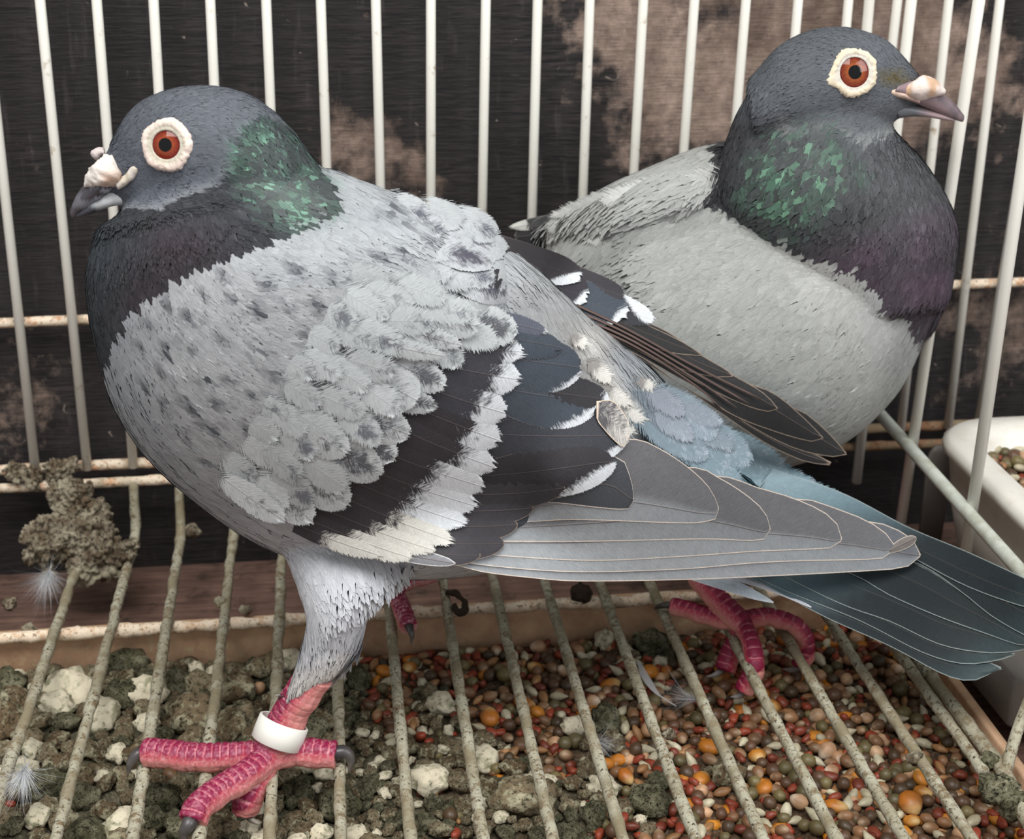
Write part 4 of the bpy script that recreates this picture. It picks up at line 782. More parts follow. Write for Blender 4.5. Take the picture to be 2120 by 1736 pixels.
def col2(x, y, P, rg):
    n = len(x); q = rg.random(n); fn = vnoise(P, 1.0, 21); f2 = vnoise(P, 2.6, 22)
    c = np.tile(lin((186, 188, 184)), (n, 1))
    def put(mk, rgb): nonlocal c; c = c*(1-mk)[:, None]+lin(rgb)*mk[:, None]
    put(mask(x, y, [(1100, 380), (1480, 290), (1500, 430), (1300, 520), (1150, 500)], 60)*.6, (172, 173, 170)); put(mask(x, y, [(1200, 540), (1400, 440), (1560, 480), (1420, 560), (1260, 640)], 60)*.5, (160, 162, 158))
    cr = np.interp(x, [1150, 1200, 1240, 1320, 1420, 1500], [560, 552, 530, 498, 462, 440]); put(np.exp(-((y-cr-8)/13)**2)*(x < 1490)*(x > 1185)*.45, (122, 126, 122))  # shade in the fold between wing and breast, put into the plumage colour
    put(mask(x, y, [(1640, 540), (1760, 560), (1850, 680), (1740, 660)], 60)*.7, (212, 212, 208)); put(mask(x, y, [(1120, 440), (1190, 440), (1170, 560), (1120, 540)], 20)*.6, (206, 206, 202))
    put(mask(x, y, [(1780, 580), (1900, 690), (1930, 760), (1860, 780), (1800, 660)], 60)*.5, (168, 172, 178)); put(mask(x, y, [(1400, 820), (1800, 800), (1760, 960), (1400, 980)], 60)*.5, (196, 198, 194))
    hd = mask(x, y, HEAD2, 30); nk = mask(x, y, NECK2, 14); nk = (nk+(q-.5)*.5 > .5).astype(float)
    put(nk, (74, 75, 78)); put(nk*mask(x, y, [(1440, 420), (1480, 300), (1560, 160), (1640, 200), (1540, 330), (1510, 460)], 50)*.8, (58, 58, 62)); put(nk*mask(x, y, [(1850, 300), (1980, 400), (1980, 520), (1860, 480), (1780, 330)], 60)*.6, (94, 95, 98))
    put(nk*mask(x, y, [(1840, 500), (1990, 440), (1990, 640), (1910, 740), (1850, 640), (1700, 530)], 50)*.75*np.clip(.3+fn, 0, 1), (104, 82, 100))
    put(hd, (102, 106, 112)); put(hd*mask(x, y, [(1700, 230), (1850, 170), (1960, 200), (1860, 270), (1740, 280)], 40)*.6, (122, 127, 132)); put(hd*mask(x, y, [(1500, 200), (1560, 100), (1680, 50), (1800, 50), (1700, 120), (1620, 180)], 50)*.6, (80, 84, 88))
    put(hd*mask(x, y, [(1820, 152), (1862, 146), (1885, 168), (1880, 182), (1830, 172)], 14)*(.5+.5*q), (106, 92, 44))
    gm = mask(x, y, GREEN2, 44); put(gm*.6, (66, 76, 74)); g = gm*np.clip((f2*.9+q*.5+fn*.5-.76)*1.6, 0, 1); put(g, (82, 122, 102)); put(g*np.clip((q-.7)*5, 0, 1), (124, 170, 142))
    c = c*(1+rg.normal(0, .045, n)+.14*(fn-.5))[:, None]; c = c*(1+nk*rg.normal(0, .14, n))[:, None]
    return np.clip(c, .004, .9), gm*.8
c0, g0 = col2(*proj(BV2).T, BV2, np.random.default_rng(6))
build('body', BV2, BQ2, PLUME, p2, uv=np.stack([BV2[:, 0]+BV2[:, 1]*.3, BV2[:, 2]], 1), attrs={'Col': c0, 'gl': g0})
FLD2 = [(1880, 150, -1, .3, .28, .1), (1840, 100, -1, -.5, .3, .12), (1740, 70, -1, .1, .34, .14), (1640, 100, -.9, .6, .4, .16), (1560, 180, -.7, .9, .45, .18), (1760, 220, -1, .2, .34, .14), (1850, 210, -1, .3, .26, .1), (1520, 300, -.5, 1, .5, .2), (1490, 400, -.4, 1, .6, .2),
        (1600, 300, -.8, .8, .5, .22), (1680, 320, -.6, .8, .65, .34), (1640, 400, -.6, .8, .8, .40), (1720, 400, -.25, 1, .8, .42), (1700, 470, -.5, .9, .8, .40), (1600, 460, -.7, .7, .75, .34), (1820, 340, -.05, 1, .5, .24), (1900, 400, .15, 1, .48, .2), (1820, 480, -.2, 1, .6, .26), (1930, 560, 0, 1, .55, .2), (1850, 600, -.3, 1, .7, .24),
        (1750, 620, -.55, .85, .95, .26), (1650, 560, -.9, .4, 1.1, .26), (1500, 500, -1, .15, 1.2, .28), (1350, 520, -1, .5, 1.2, .3), (1250, 480, -.9, .5, 1.2, .3), (1400, 380, -.9, .45, 1.2, .3), (1180, 450, -.85, .5, 1.0, .3), (1500, 700, -.9, .6, 1.2, .34), (1700, 780, -.8, .7, 1.1, .34), (1850, 720, -.5, .9, .9, .26), (1600, 880, -1, .5, 1.2, .36)]
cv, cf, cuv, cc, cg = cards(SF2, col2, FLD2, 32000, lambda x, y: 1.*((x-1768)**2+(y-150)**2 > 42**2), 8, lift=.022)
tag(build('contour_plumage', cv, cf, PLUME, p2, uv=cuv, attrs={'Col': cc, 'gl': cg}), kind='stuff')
# dark wing tips far left
G2 = Guide([(1050, 460, 57.0), (1200, 420, 56.2), (1100, 530, 56.2), (1220, 520, 55.0), (1150, 480, 56.0)])
for i, (r, t, w, c_, tp, a) in enumerate([((1210, 480), (1110, 520), 70, (48, 48, 50), (48, 48, 50), 1.3), ((1220, 460), (1066, 492), 60, (44, 44, 46), (44, 44, 46), 1.3), ((1200, 440), (1056, 471), 26, (52, 52, 54), (196, 196, 190), .72), ((1230, 440), (1096, 470), 40, (50, 50, 52), (60, 60, 62), .8)]):
    up_, lo_ = leaf(r, t, w, .02, .7, .3); feather('flight_feather', p2, up_, lo_, G2, (.02+.05*i, .06+.06*i), col=c_, tip=tp, mfn=white_tip(a, .1), edge=(120, 118, 112), es=.5, rw=.4, nu=14, nv=7, fray=2, seed=700+i)
G3 = Guide([(x, y, None) for x in (1150, 1200, 1260, 1330, 1420) for y in (380, 440, 500, 560)]+[(1120, 500, 55.4)], SF2)
for i, (r, t, w) in enumerate([((1330, 420), (1185, 545), 40), ((1340, 440), (1200, 500), 60), ((1280, 430), (1140, 525), 56), ((1260, 400), (1128, 480), 60), ((1300, 380), (1132, 452), 40), ((1400, 400), (1230, 480), 60), ((1420, 360), (1240, 420), 60), ((1500, 350), (1330, 420), 70)]):
    up_, lo_ = leaf(r, t, w, .03, .6, .8); feather('covert', p2, up_, lo_, G3, (-.4, .12+.01*i), col=np.array((186, 187, 184))+rg.normal(0, 4), tip=(208, 208, 204), mo=.5, mfn=lambda u, v: u*.6, edge=(206, 206, 200), es=0, rw=.1, nu=12, nv=9, fray=5, fr=.25, seed=720+i, rf=1)
# ---- head furniture
beak = pair_loft([(1862, 176, 1850, 196, 51.6, .55), (1890, 166, 1880, 208, 51.9, .62), (1925, 180, 1915, 222, 52.1, .55), (1955, 196, 1948, 236, 52.2, .42), (1978, 216, 1970, 246, 52.2, .28), (1994, 236, 1990, 252, 52.2, .1)], n=24, m=26, caps=(.4, .7))
colored('upper_beak', p2, beak, HORN, lambda x, y, V: mixc((138, 118, 122), (72, 70, 76), np.clip((x-1940)/50-(y-215)/60+(vnoise(V, 5, 3)-.5), 0, 1)))
jaw = pair_loft([(1845, 196, 1862, 243, 52.1, .5), (1880, 208, 1886, 240, 52.2, .48), (1915, 220, 1917, 241, 52.2, .4), (1950, 232, 1950, 247, 52.2, .28), (1975, 243, 1974, 251, 52.2, .12)], n=20, m=22, caps=(.3, .8))
colored('lower_beak', p2, jaw, HORN, lambda x, y, V: mixc((104, 108, 114), (156, 134, 136), np.clip((x-1895)/30, 0, 1)))
cere = pair_loft([(1885, 172, 1872, 198, 51.6, .4), (1905, 158, 1895, 208, 51.7, .66), (1925, 158, 1915, 206, 51.75, .64), (1942, 168, 1938, 200, 51.8, .5), (1956, 184, 1952, 196, 51.9, .3)], n=24, m=20, caps=(.5, .6))
colored('cere', p2, cere, CERE, lambda x, y, V: mixc((222, 208, 200), (202, 168, 140), np.clip((vnoise(V, 3, 1)-.5)*4, 0, 1)), .08, 4)
gape = pair_loft([(1836, 180, 1834, 192, 51.4, .25), (1850, 178, 1848, 198, 51.4, .3), (1875, 190, 1870, 204, 51.5, .28), (1905, 206, 1902, 214, 51.6, .2)], n=16, m=14, caps=(.8, .5))
colored('mouth_corner', p2, gape, CERE, lambda x, y, V: mixc((222, 196, 178), (190, 160, 156), np.clip((x-1860)/40, 0, 1)), .04, 4)
for fl in (False, True): make_eye(p2, SF2, 1768, 150, 46, 36, 29, 13.5, (math.pi+.35, .25), ((222, 208, 182), (206, 200, 188), (100, 26, 16), (146, 76, 40)), flip=fl, seed=4)
# ---- foot
fp = [(np.vstack([yp(1420, 1100, 51), yp(1445, 1190, 50), zp(1490, 1245, 1.3), zp(1535, 1290, .75)]), (.46, .44, .42, .44)),
      (P3([(1535, 1288, .7), (1490, 1282, .6), (1440, 1268, .55), (1392, 1254, .5)]), (.36, .29, .27, .24)),
      (P3([(1535, 1285, .7), (1590, 1277, .65), (1640, 1292, .5), (1664, 1320, .0), (1668, 1352, -.6), (1656, 1380, -1.1)]), (.36, .31, .29, .26, .23, .17)),
      (P3([(1535, 1288, .7), (1553, 1325, .55), (1562, 1368, .1), (1558, 1400, -.5), (1540, 1430, -1.1)]), (.38, .30, .28, .25, .20)),
      (P3([(1530, 1285, .5), (1530, 1320, -.1), (1512, 1355, -.7), (1500, 1388, -1.2)]), (.44, .38, .42, .3))]
V_, Q_ = toe_mesh(fp, .05); V_, C_ = scutes(V_, Q_, fp, period=.34, plate=(132, 24, 60), skin=(214, 146, 136), thr=.58)
leg = build('leg', V_, Q_, SKIN, p2, attrs={'Col': C_})
claw(leg, P3([(1395, 1253, .5), (1378, 1252, .55), (1360, 1256, .3), (1354, 1262, -.1)]), .15, (56, 52, 48), (96, 88, 76))
claw(leg, P3([(1500, 1382, -1.2), (1480, 1396, -1.3), (1462, 1400, -1.4)]), .17, (90, 86, 84), (170, 165, 160))
claw(leg, P3([(1542, 1425, -1.1), (1530, 1440, -1.3), (1512, 1442, -1.4)]), .18, (90, 86, 84), (170, 165, 160))
claw(leg, P3([(1658, 1378, -1.1), (1640, 1386, -1.3), (1620, 1384, -1.5)]), .16, (90, 86, 84), (170, 165, 160))
fp2 = [(np.vstack([yp(1600, 1000, 56), zp(1660, 1080, 1.5), zp(1672, 1096, .7)]), (.5, .46, .46))]+[(np.vstack([zp(1672, 1096, .7), zp(1672, 1096, .7)+np.array(d)*1.6, zp(1672, 1096, .7)+np.array(d)*3]), (.44, .34, .26)) for d in ((1, -.3, -.05), (.5, -.9, -.05), (-.3, -1, -.05), (-.4, 1, -.05))]
V_, Q_ = toe_mesh(fp2, .06); V_, C_ = scutes(V_, Q_, fp2, period=.3)
leg = build('leg', V_, Q_, SKIN, p2, attrs={'Col': C_})
# ================================================================ droppings tray under the grid
tray = thing('litter_tray', (1, 43, -2.7), 'shallow tan tray under the wire floor, holding spilled seed and droppings', 'tray')
m = N('tan_stained_tray'); c = m.coords(); a = m.noise(c, 45, 5, .65, .4); b = m.noise(c, 240, 4, .7)
col = m.mix(m.ramp(a, .32, .68), lin((222, 184, 150)), lin((176, 140, 112))); col = m.mix(m.ramp(b, .55, .7, 0, .6), col, lin((206, 196, 152))); m.bump(b, .3, .0006)
TRAYM = m.fin(col, .75, .3)
TZ = -2.25
for nm, B in (('tray_wall', (-23, 23.2, 52.9, 53.3, -2.79, -.45)), ('tray_wall', (-23, 23.2, 32, 32.4, -2.79, -.72)), ('tray_wall', (-23, -22.6, 32.4, 52.9, -2.79, -.72)), ('tray_wall', (22.8, 23.2, 32.4, 52.9, -2.79, -.72)), ('tray_bottom', (-22.6, 22.8, 32.4, 52.9, -2.79, -2.55))):
    V, Fs = box(*B, .08); build(nm, V, Fs, TRAYM, tray)
# bed of dust and crumbs
DP = [(-60, 1250), (600, 1270), (640, 1330), (740, 1400), (790, 1540), (930, 1690), (980, 1800), (-60, 1800)]
PATCH = [(890, 1460, 46), (885, 1610, 74), (1000, 1565, 44), (1085, 1650, 66), (1235, 1640, 58), (1345, 1665, 50), (1500, 1600, 36), (1345, 1320, 48), (1160, 1700, 90), (1240, 1520, 46), (930, 1510, 40), (1010, 1700, 90)]
def p_drop(x, y):
    d = mask(x, y, DP, 50)
    for a_, b_, r in PATCH: d = np.maximum(d, np.exp(-((x-a_)**2+(y-b_)**2)/(r*r)))
    return d
nx, ny = 300, 150; gx = np.linspace(-22.6, 22.8, nx); gy = np.linspace(32.4, 52.9, ny); GX, GY = np.meshgrid(gx, gy); Pq = np.stack([GX.ravel(), GY.ravel(), np.full(GX.size, TZ)], 1)
pp = proj(Pq); d = p_drop(pp[:, 0], pp[:, 1]); hgt = (vnoise(Pq, 1.2, 31)-.5)*.5+(vnoise(Pq, 3.5, 32)-.5)*.35
Pq[:, 2] += hgt+.1*d-.25*np.clip((GY.ravel()-51.6)/1.3, 0, 1)
q = vnoise(Pq, 5, 33); c = lin((74, 56, 44))*(1-q)[:, None]+lin((112, 88, 68))*q[:, None]; g = lin((58, 56, 44))*(1-q)[:, None]+lin((124, 118, 96))*q[:, None]; c = c*(1-d)[:, None]+g*d[:, None]
m = N('dusty_litter'); cc_ = m.coords(); n1 = m.noise(cc_, 330, 5, .75); n2 = m.noise(cc_, 900, 3, .6); m.bump(n1, .9, .0014)
LITTER = m.fin(m.mix(m.ramp(n1, .35, .68), m.mix(.55, m.attr('Col'), (0, 0, 0)), m.mix(m.ramp(n2, .5, .7, 0, .7), m.attr('Col'), lin((168, 156, 132)))), .9, .15)
Fq = (np.arange(nx-1)[None]+np.arange(ny-1)[:, None]*nx).ravel(); Fq = np.stack([Fq, Fq+1, Fq+nx+1, Fq+nx], 1)
tag(build('litter_dust', Pq, Fq, LITTER, tray, attrs={'Col': c}), kind='stuff')
def hz(x, y):                                                       # height of the bed at a place
    i = np.clip(np.round((np.asarray(x)+22.6)/45.4*(nx-1)).astype(int), 0, nx-1); j = np.clip(np.round((np.asarray(y)-32.4)/20.5*(ny-1)).astype(int), 0, ny-1); return Pq[j*nx+i, 2]
# ---- seeds
def mat_seed(name, a, b, tipc=None, rough=.42):
    m = N(name); oi = m.n('ShaderNodeObjectInfo'); c = m.coords(kind='Object'); n1 = m.noise(c, 300, 3, .6)
    col = m.mix(oi.outputs['Random'], lin(a), lin(b))
    if tipc is not None: col = m.mix(m.attr('tip', 'Fac'), col, lin(tipc))
    col = m.mix(m.ramp(n1, .40, .68, .1, .75), col, m.mix(.55, col, lin((84, 70, 54)))); m.bump(n1, .2, .0004)
    return m.fin(col, rough, .4)
def seed_mesh(name, sx, sy, sz, mat, kind, seed, sub=2):
    V, Fs = ico(sub); V = V.copy(); x = V[:, 0]; tip = np.zeros(len(V))
    if kind == 'kernel': V[:, 1] *= 1-.38*np.clip(x, 0, 1)**1.2; V[:, 2] *= 1-.25*np.clip(x, 0, 1); tip = np.clip((x-.25)*1.6, 0, 1)*np.clip(V[:, 2]+.9, 0, 1)
    if kind == 'drop': V[:, 1] *= 1-.62*np.clip(x, 0, 1); V[:, 2] *= 1-.6*np.clip(x, 0, 1); V[:, 0] *= 1+.2*np.clip(x, 0, 1)
    if kind == 'oat': V[:, 1] *= 1-.3*np.abs(x); V[:, 2] *= 1-.3*np.abs(x); tip = np.exp(-(V[:, 1]/.14)**2)*(V[:, 2] > 0)*.5
    if kind == 'angular': V = np.sign(V)*np.abs(V)**.85*(1+.7*(vnoise(V, 1.1, seed)-.5))[:, None]
    V = V*(1+.10*(vnoise(V, 1.6, seed+5)-.5))[:, None]*np.array([sx, sy, sz])
    me = bpy.data.meshes.new(name); me.from_pydata((V*S).tolist(), [], Fs); me.polygons.foreach_set('use_smooth', np.ones(len(me.polygons), bool))
    at = me.attributes.new('tip', 'FLOAT', 'POINT'); at.data.foreach_set('value', tip.astype(np.float32)); me.materials.append(mat); return me
KIND = {
 'maize_kernel': (seed_mesh, (.43, .36, .26), (206, 134, 44), (168, 96, 30), (226, 192, 130), 'kernel', 'orange maize kernel'),
 'red_grain': (seed_mesh, (.25, .18, .15), (150, 62, 40), (104, 44, 30), None, 'angular', 'small brick-red grain'),
 'tan_pea': (seed_mesh, (.28, .23, .20), (150, 108, 74), (104, 76, 54), (176, 150, 120), 'kernel', 'tan round pea'),
 'dark_vetch': (seed_mesh, (.26, .25, .22), (96, 66, 48), (66, 54, 38), None, 'plain', 'dark brown vetch seed'),
 'olive_pea': (seed_mesh, (.26, .25, .24), (120, 108, 70), (88, 80, 54), None, 'plain', 'dull olive pea'),
 'safflower_seed': (seed_mesh, (.34, .19, .17), (208, 200, 172), (176, 166, 138), None, 'drop', 'off-white pointed safflower seed'),
 'wheat_grain': (seed_mesh, (.34, .17, .15), (176, 130, 84), (142, 100, 64), (110, 80, 54), 'oat', 'light brown oblong wheat grain'),
 'pale_kernel': (seed_mesh, (.33, .30, .28), (206, 168, 132), (190, 146, 110), (226, 208, 184), 'kernel', 'pale pinkish round seed')}
MES = {}
for k, (fn, sz, a, b, t, kd, lb) in KIND.items():
    mt = mat_seed(k+'_husk', a, b, t); MES[k] = [seed_mesh(k, *sz, mt, kd, i*13+3) for i in range(4)]
RS = np.random.default_rng(99)
def zone(x, y):
    u, v = proj((x, y, TZ+.3))[0]
    Z = [(300, 1400, 'left of the ringed leg'), (200, 1660, 'in the lower left corner below the long toe'), (500, 1420, 'just behind the ringed foot'), (620, 1690, 'below the ringed foot'), (850, 1380, 'under the belly of the front bird'), (880, 1640, 'left of the bottom centre'), (1110, 1370, 'under the wing by the tray wall'), (1130, 1560, 'at the bottom centre'), (1380, 1420, 'left of the rear foot'),
         (1420, 1650, 'at the bottom right of centre'), (1560, 1400, 'around the rear foot'), (1640, 1560, 'in front of the rear foot'), (1780, 1400, 'under the tail edge'), (1850, 1640, 'in the lower right part'), (2010, 1460, 'below the tail tip near the trough'), (2060, 1680, 'in the bottom right corner')]
    return min(Z, key=lambda q: (q[0]-u)**2+(q[1]-v)**2)[2]
def put_inst(name, me, loc, sc_, label, cat, group, rot=None):
    o = bpy.data.objects.new(name, me); o.location = np.asarray(loc)*S; o.rotation_euler = rot if rot is not None else (RS.normal(0, .35), RS.normal(0, .35), RS.uniform(0, 6.28)); o.scale = (sc_*RS.uniform(.9, 1.1), sc_*RS.uniform(.9, 1.1), sc_)
    tag(o, label, cat, group); COL.objects.link(o); return o
def py_ok(x, y):
    u, v = proj((x, y, TZ))[0]; return -20 < u < 2140 and v < 1760
names = list(KIND); prob = np.array([.085, .23, .19, .16, .08, .11, .11, .035]); rad = {k: KIND[k][1][0]*.78 for k in names}
placed = []; cell = {}
def free(x, y, r, f=.82):
    i, j = int(x//.8), int(y//.8)
    for a_ in (-1, 0, 1):
        for b_ in (-1, 0, 1):
            for X_, Y_, R_ in cell.get((i+a_, j+b_), ()):
                if (x-X_)**2+(y-Y_)**2 < ((r+R_)*f)**2: return False
    cell.setdefault((i, j), []).append((x, y, r)); return True
cand = RS.uniform((-18, 33.2), (22.6, 52.4), (36000, 2)); cp = proj(np.c_[cand, np.full(len(cand), TZ+.3)])
vis = (cp[:, 0] > -160) & (cp[:, 0] < 2200) & (cp[:, 1] < 1900); cand = cand[vis]; cp = cp[vis]; dp = p_drop(cp[:, 0], cp[:, 1])
# ---- droppings first
m = N('dried_dropping'); cc_ = m.coords(); oi = m.n('ShaderNodeObjectInfo'); n1 = m.noise(cc_, 420, 6, .75); n2 = m.noise(cc_, 130, 4, .65, .6)
col = m.mix(oi.outputs['Random'], lin((160, 144, 116)), lin((118, 98, 74))); col = m.mix(m.ramp(n2, .48, .62), col, m.mix(n1, lin((216, 208, 178)), lin((172, 168, 134))))
col = m.mix(m.ramp(n1, .5, .62), col, m.mix(n2, lin((66, 62, 44)), lin((42, 38, 28)))); m.bump(n1, 1., .0016)
DROP = m.fin(col, .9, .12)
m = N('chalky_dropping'); cc_ = m.coords(); n1 = m.noise(cc_, 350, 6, .7); n2 = m.noise(cc_, 160, 4, .6); col = m.mix(m.ramp(n2, .5, .66), lin((226, 216, 190)), lin((150, 148, 120))); col = m.mix(m.ramp(n1, .58, .7), col, lin((80, 76, 56))); m.bump(n1, .7, .0012)
CHALK = m.fin(col, .9, .15)
m = N('mossy_crust'); cc_ = m.coords(); n1 = m.noise(cc_, 520, 6, .75); n2 = m.noise(cc_, 140, 4, .65); col = m.mix(m.ramp(n2, .42, .62), lin((104, 102, 78)), lin((164, 160, 132))); col = m.mix(m.ramp(n1, .48, .6), col, lin((48, 46, 34))); m.bump(n1, 1., .0018)
MOSS = m.fin(col, .9, .1)
def lump(seed, flat=.7, rough=.55, sub=3):
    V, Fs = ico(sub); r = 1+rough*(vnoise(V, 1.5, seed)-.5)+rough*.8*(vnoise(V, 3.6, seed+1)-.5)+rough*.5*(vnoise(V, 8, seed+2)-.5); return V*r[:, None]*np.array([1, .85, flat]), Fs
LUMP = {}
for nm, mt, n_ in (('dropping', DROP, 8), ('chalky_dropping', CHALK, 4), ('mossy_dropping', MOSS, 5)):
    LUMP[nm] = []
    for i in range(n_):
        V, Fs = lump(i*7+len(nm)); me = bpy.data.meshes.new(nm); me.from_pydata((V*S).tolist(), [], Fs); me.polygons.foreach_set('use_smooth', np.ones(len(me.polygons), bool)); me.materials.append(mt); LUMP[nm].append(me)
for x, y, r, nm, lb in ((885, 1612, .78, 'chalky_dropping', 'large smooth cream dropping beside the wires below the wing'), (915, 1455, .6, 'chalky_dropping', 'cream crusty dropping among seeds behind the ringed leg'), (1003, 1570, .62, 'chalky_dropping', 'cream dropping touching the right side of a floor wire'),
                        (455, 1560, .0, '', ''), (1080, 1650, .95, 'dropping', 'olive and beige lump of droppings at the bottom centre'), (1250, 1320, .48, 'chalky_dropping', 'round white dropping under the wires near the tray wall'), (1190, 1500, .55, 'chalky_dropping', 'white elongated dropping behind a centre wire'), (1250, 1625, .55, 'chalky_dropping', 'white rounded dropping between two bottom wires'),
                        (1340, 1655, .75, 'mossy_dropping', 'dark mossy clump at the bottom right of centre'), (1350, 1325, .7, 'mossy_dropping', 'grey mossy clump beside the rear bird foot'), (1510, 1600, .7, 'dropping', 'brown crumbly clump under the right wires'), (700, 1660, .75, 'mossy_dropping', 'greenish lump right of the hind toe'), (330, 1650, .7, 'mossy_dropping', 'smooth dark green lump left of the front toe'), (395, 1480, 1.05, 'dropping', 'big brown crusted lump behind the left toe')):
    if r == 0: continue
    P = zp(x, y, TZ+.5); free(P[0], P[1], r); put_inst(nm, LUMP[nm][int(x) % len(LUMP[nm])], (P[0], P[1], TZ+.45), r, lb, 'dropping', None)
cnt = {'dropping': 0, 'chalky_dropping': 0, 'mossy_dropping': 0}
for (x, y), d_, (px_, py_) in zip(cand, dp, cp):
    if d_ < RS.uniform(.25, .9): continue
    nm = RS.choice(['dropping', 'chalky_dropping', 'mossy_dropping'], p=[.60, .16, .24]); r = RS.choice([RS.uniform(.25, .45), RS.uniform(.4, .85)])*(1.15 if px_ < 700 else .7)
    if cnt[nm] >= 290 or not free(x, y, r, .72): continue
    cnt[nm] += 1; lb = ('large ' if r > .6 else 'mid-sized ' if r > .38 else 'small ')+{'dropping': 'brown and beige dried dropping ', 'chalky_dropping': 'chalky white dried dropping ', 'mossy_dropping': 'grey-green crusted dropping '}[nm]+zone(x, y)
    put_inst(nm, LUMP[nm][RS.integers(len(LUMP[nm]))], (x, y, hz(x, y)+r*.35+.08), r, lb, 'dropping', ('large ' if r > .6 else 'mid-sized ' if r > .38 else 'small ')+{'dropping': 'brown dried droppings ', 'chalky_dropping': 'chalky white droppings ', 'mossy_dropping': 'grey-green droppings '}[nm]+zone(x, y))
scnt = dict.fromkeys(names, 0); extra = []
order = np.argsort(-cp[:, 1]+RS.normal(0, 60, len(cp)))
for idx in order:
    (x, y), d_ = cand[idx], dp[idx]
    if d_ > .55 and RS.random() < .93: continue
    k = RS.choice(names, p=prob); s_ = RS.uniform(.85, 1.2)
    if not free(x, y, rad[k]*s_): continue
    z = hz(x, y)+KIND[k][1][2]*.7*s_+RS.uniform(0, .16)
    if y > 50.3: z -= .1
    if scnt[k] < 300 and py_ok(x, y):
        scnt[k] += 1; nm = k; put_inst(nm, MES[k][RS.integers(4)], (x, y, z), s_, KIND[k][6]+' on the litter '+zone(x, y), 'seed', k.replace('_', ' ')+'s '+zone(x, y))
    else: extra.append((k, x, y, z, s_))
# second and deeper layer, too many to count: one object
n2_ = 3600; ex = RS.uniform((-22, 32.6), (22.6, 52.6), (n2_, 2)); ep = proj(np.c_[ex, np.full(n2_, TZ)]); ed_ = p_drop(ep[:, 0], ep[:, 1])
parts = {}
for (x, y), d_, (a_, b_) in zip(ex, ed_, ep):
    if d_ > RS.uniform(.4, .95): continue
    k = RS.choice(names, p=prob); extra.append((k, x, y, hz(x, y)+.05, RS.uniform(.7, 1)))
EV = []; EF = []; EC = []; nn_ = 0
vi, fi = ico(1); fi = np.array(fi)
for k, x, y, z, s_ in extra:
    a_ = RS.uniform(0, 6.28); v = vi*np.array(KIND[k][1])*s_; v = v*(1+.2*(RS.random(len(v))[:, None]-.5)) if k == 'red_grain' else v
    v = np.stack([v[:, 0]*math.cos(a_)-v[:, 1]*math.sin(a_), v[:, 0]*math.sin(a_)+v[:, 1]*math.cos(a_), v[:, 2]+.25*v[:, 0]*RS.normal()], 1)+np.array([x, y, z])
    t = RS.random(); EV.append(v); EF.append(fi+nn_); nn_ += len(v); EC.append(np.tile(lin(KIND[k][2])*(1-t)+lin(KIND[k][3])*t, (len(v), 1)))
m = N('mixed_seed'); n1 = m.noise(m.coords(), 300, 3, .6); m.bump(n1, .2, .0004); MIXS = m.fin(m.mix(m.ramp(n1, .5, .75, 0, .5), m.attr('Col'), lin((70, 56, 44))), .5, .35)
tag(build('deeper_seed', np.vstack(EV), np.vstack(EF), MIXS, tray, attrs={'Col': np.vstack(EC)}), kind='stuff')
# ================================================================ seed trough on the right side
cup = thing('feeding_trough', (29, 46, -1), 'white plastic feeding trough of mixed seed hooked outside the right bars', 'trough')
def rrect(x0, x1, y0, y1, r, n=8):
    P = []
    for cx_, cy_, a0 in ((x1-r, y1-r, 0), (x0+r, y1-r, 90), (x0+r, y0+r, 180), (x1-r, y0+r, 270)):
        for k in range(n+1): a_ = math.radians(a0+90*k/n); P.append((cx_+r*math.cos(a_), cy_+r*math.sin(a_)))
    return np.array(P)
def shell(rings):
    V = []; n = len(rings[0][0])
    for R_, z in rings: V += [(x, y, z) for x, y in R_]
    Fs = [(i*n+j, i*n+(j+1) % n, (i+1)*n+(j+1) % n, (i+1)*n+j) for i in range(len(rings)-1) for j in range(n)]; Fs += [tuple(range(n-1, -1, -1)), tuple(range((len(rings)-1)*n, len(rings)*n))]
    return np.array(V), Fs
m = N('milky_plastic'); n1 = m.noise(m.coords(), 90, 4, .6); cl = m.mix(m.ramp(n1, .5, .75, 0, .5), lin((226, 222, 212)), lin((196, 184, 164))); m.bump(n1, .1, .0005)
MILK = m.fin(cl, .35, .45, Subsurface_Weight=.15, Subsurface_Radius=(.01, .008, .006))
X0, Y1 = 25.6, 57.0
V, Fs = shell([(rrect(X0+1.5, 34, 38, Y1-1.2, 1.6), -1.2), (rrect(X0+.7, 35, 37, Y1-.6, 2.2), 2.0), (rrect(X0+.3, 35.6, 36.4, Y1-.2, 2.6), 4.6), (rrect(X0, 36, 36, Y1, 2.8), 4.75), (rrect(X0, 36, 36, Y1, 2.8), 5.1), (rrect(X0+.25, 35.8, 36.2, Y1-.25, 2.6), 5.3), (rrect(X0+1.2, 34.8, 37.2, Y1-1.2, 2.0), 5.25), (rrect(X0+1.6, 34.4, 37.6, Y1-1.6, 1.8), 4.9), (rrect(X0+1.9, 34, 38, Y1-1.9, 1.6), 3.2)])
build('trough_body', V, Fs, MILK, cup)
m = N('grey_plastic'); GREYP = m.fin(m.mix(m.noise(m.coords(), 60, 3, .5), lin((128, 124, 118)), lin((112, 104, 98))), .45, .4)
tb = yp(1942, 975, 57.3); V, Fs = shell([(rrect(-.55, .55, -.15, .15, .12), -4.2), (rrect(-.6, .6, -.15, .15, .12), .5), (rrect(-.5, .5, -.13, .13, .12), .95), (rrect(-.28, .28, -.1, .1, .08), 1.25)])
V = V+tb; o = build('hook_tab', V, Fs, GREYP, cup); o['label'] = 'rounded grey hook tab'
a = zp(2075, 1495, -1.5); V, Fs = box(a[0]+.0, a[0]+5, a[1]-.4, a[1]+8, -1.5, .6, .15); V[:, 0] += (V[:, 1]-a[1])*(-.02)
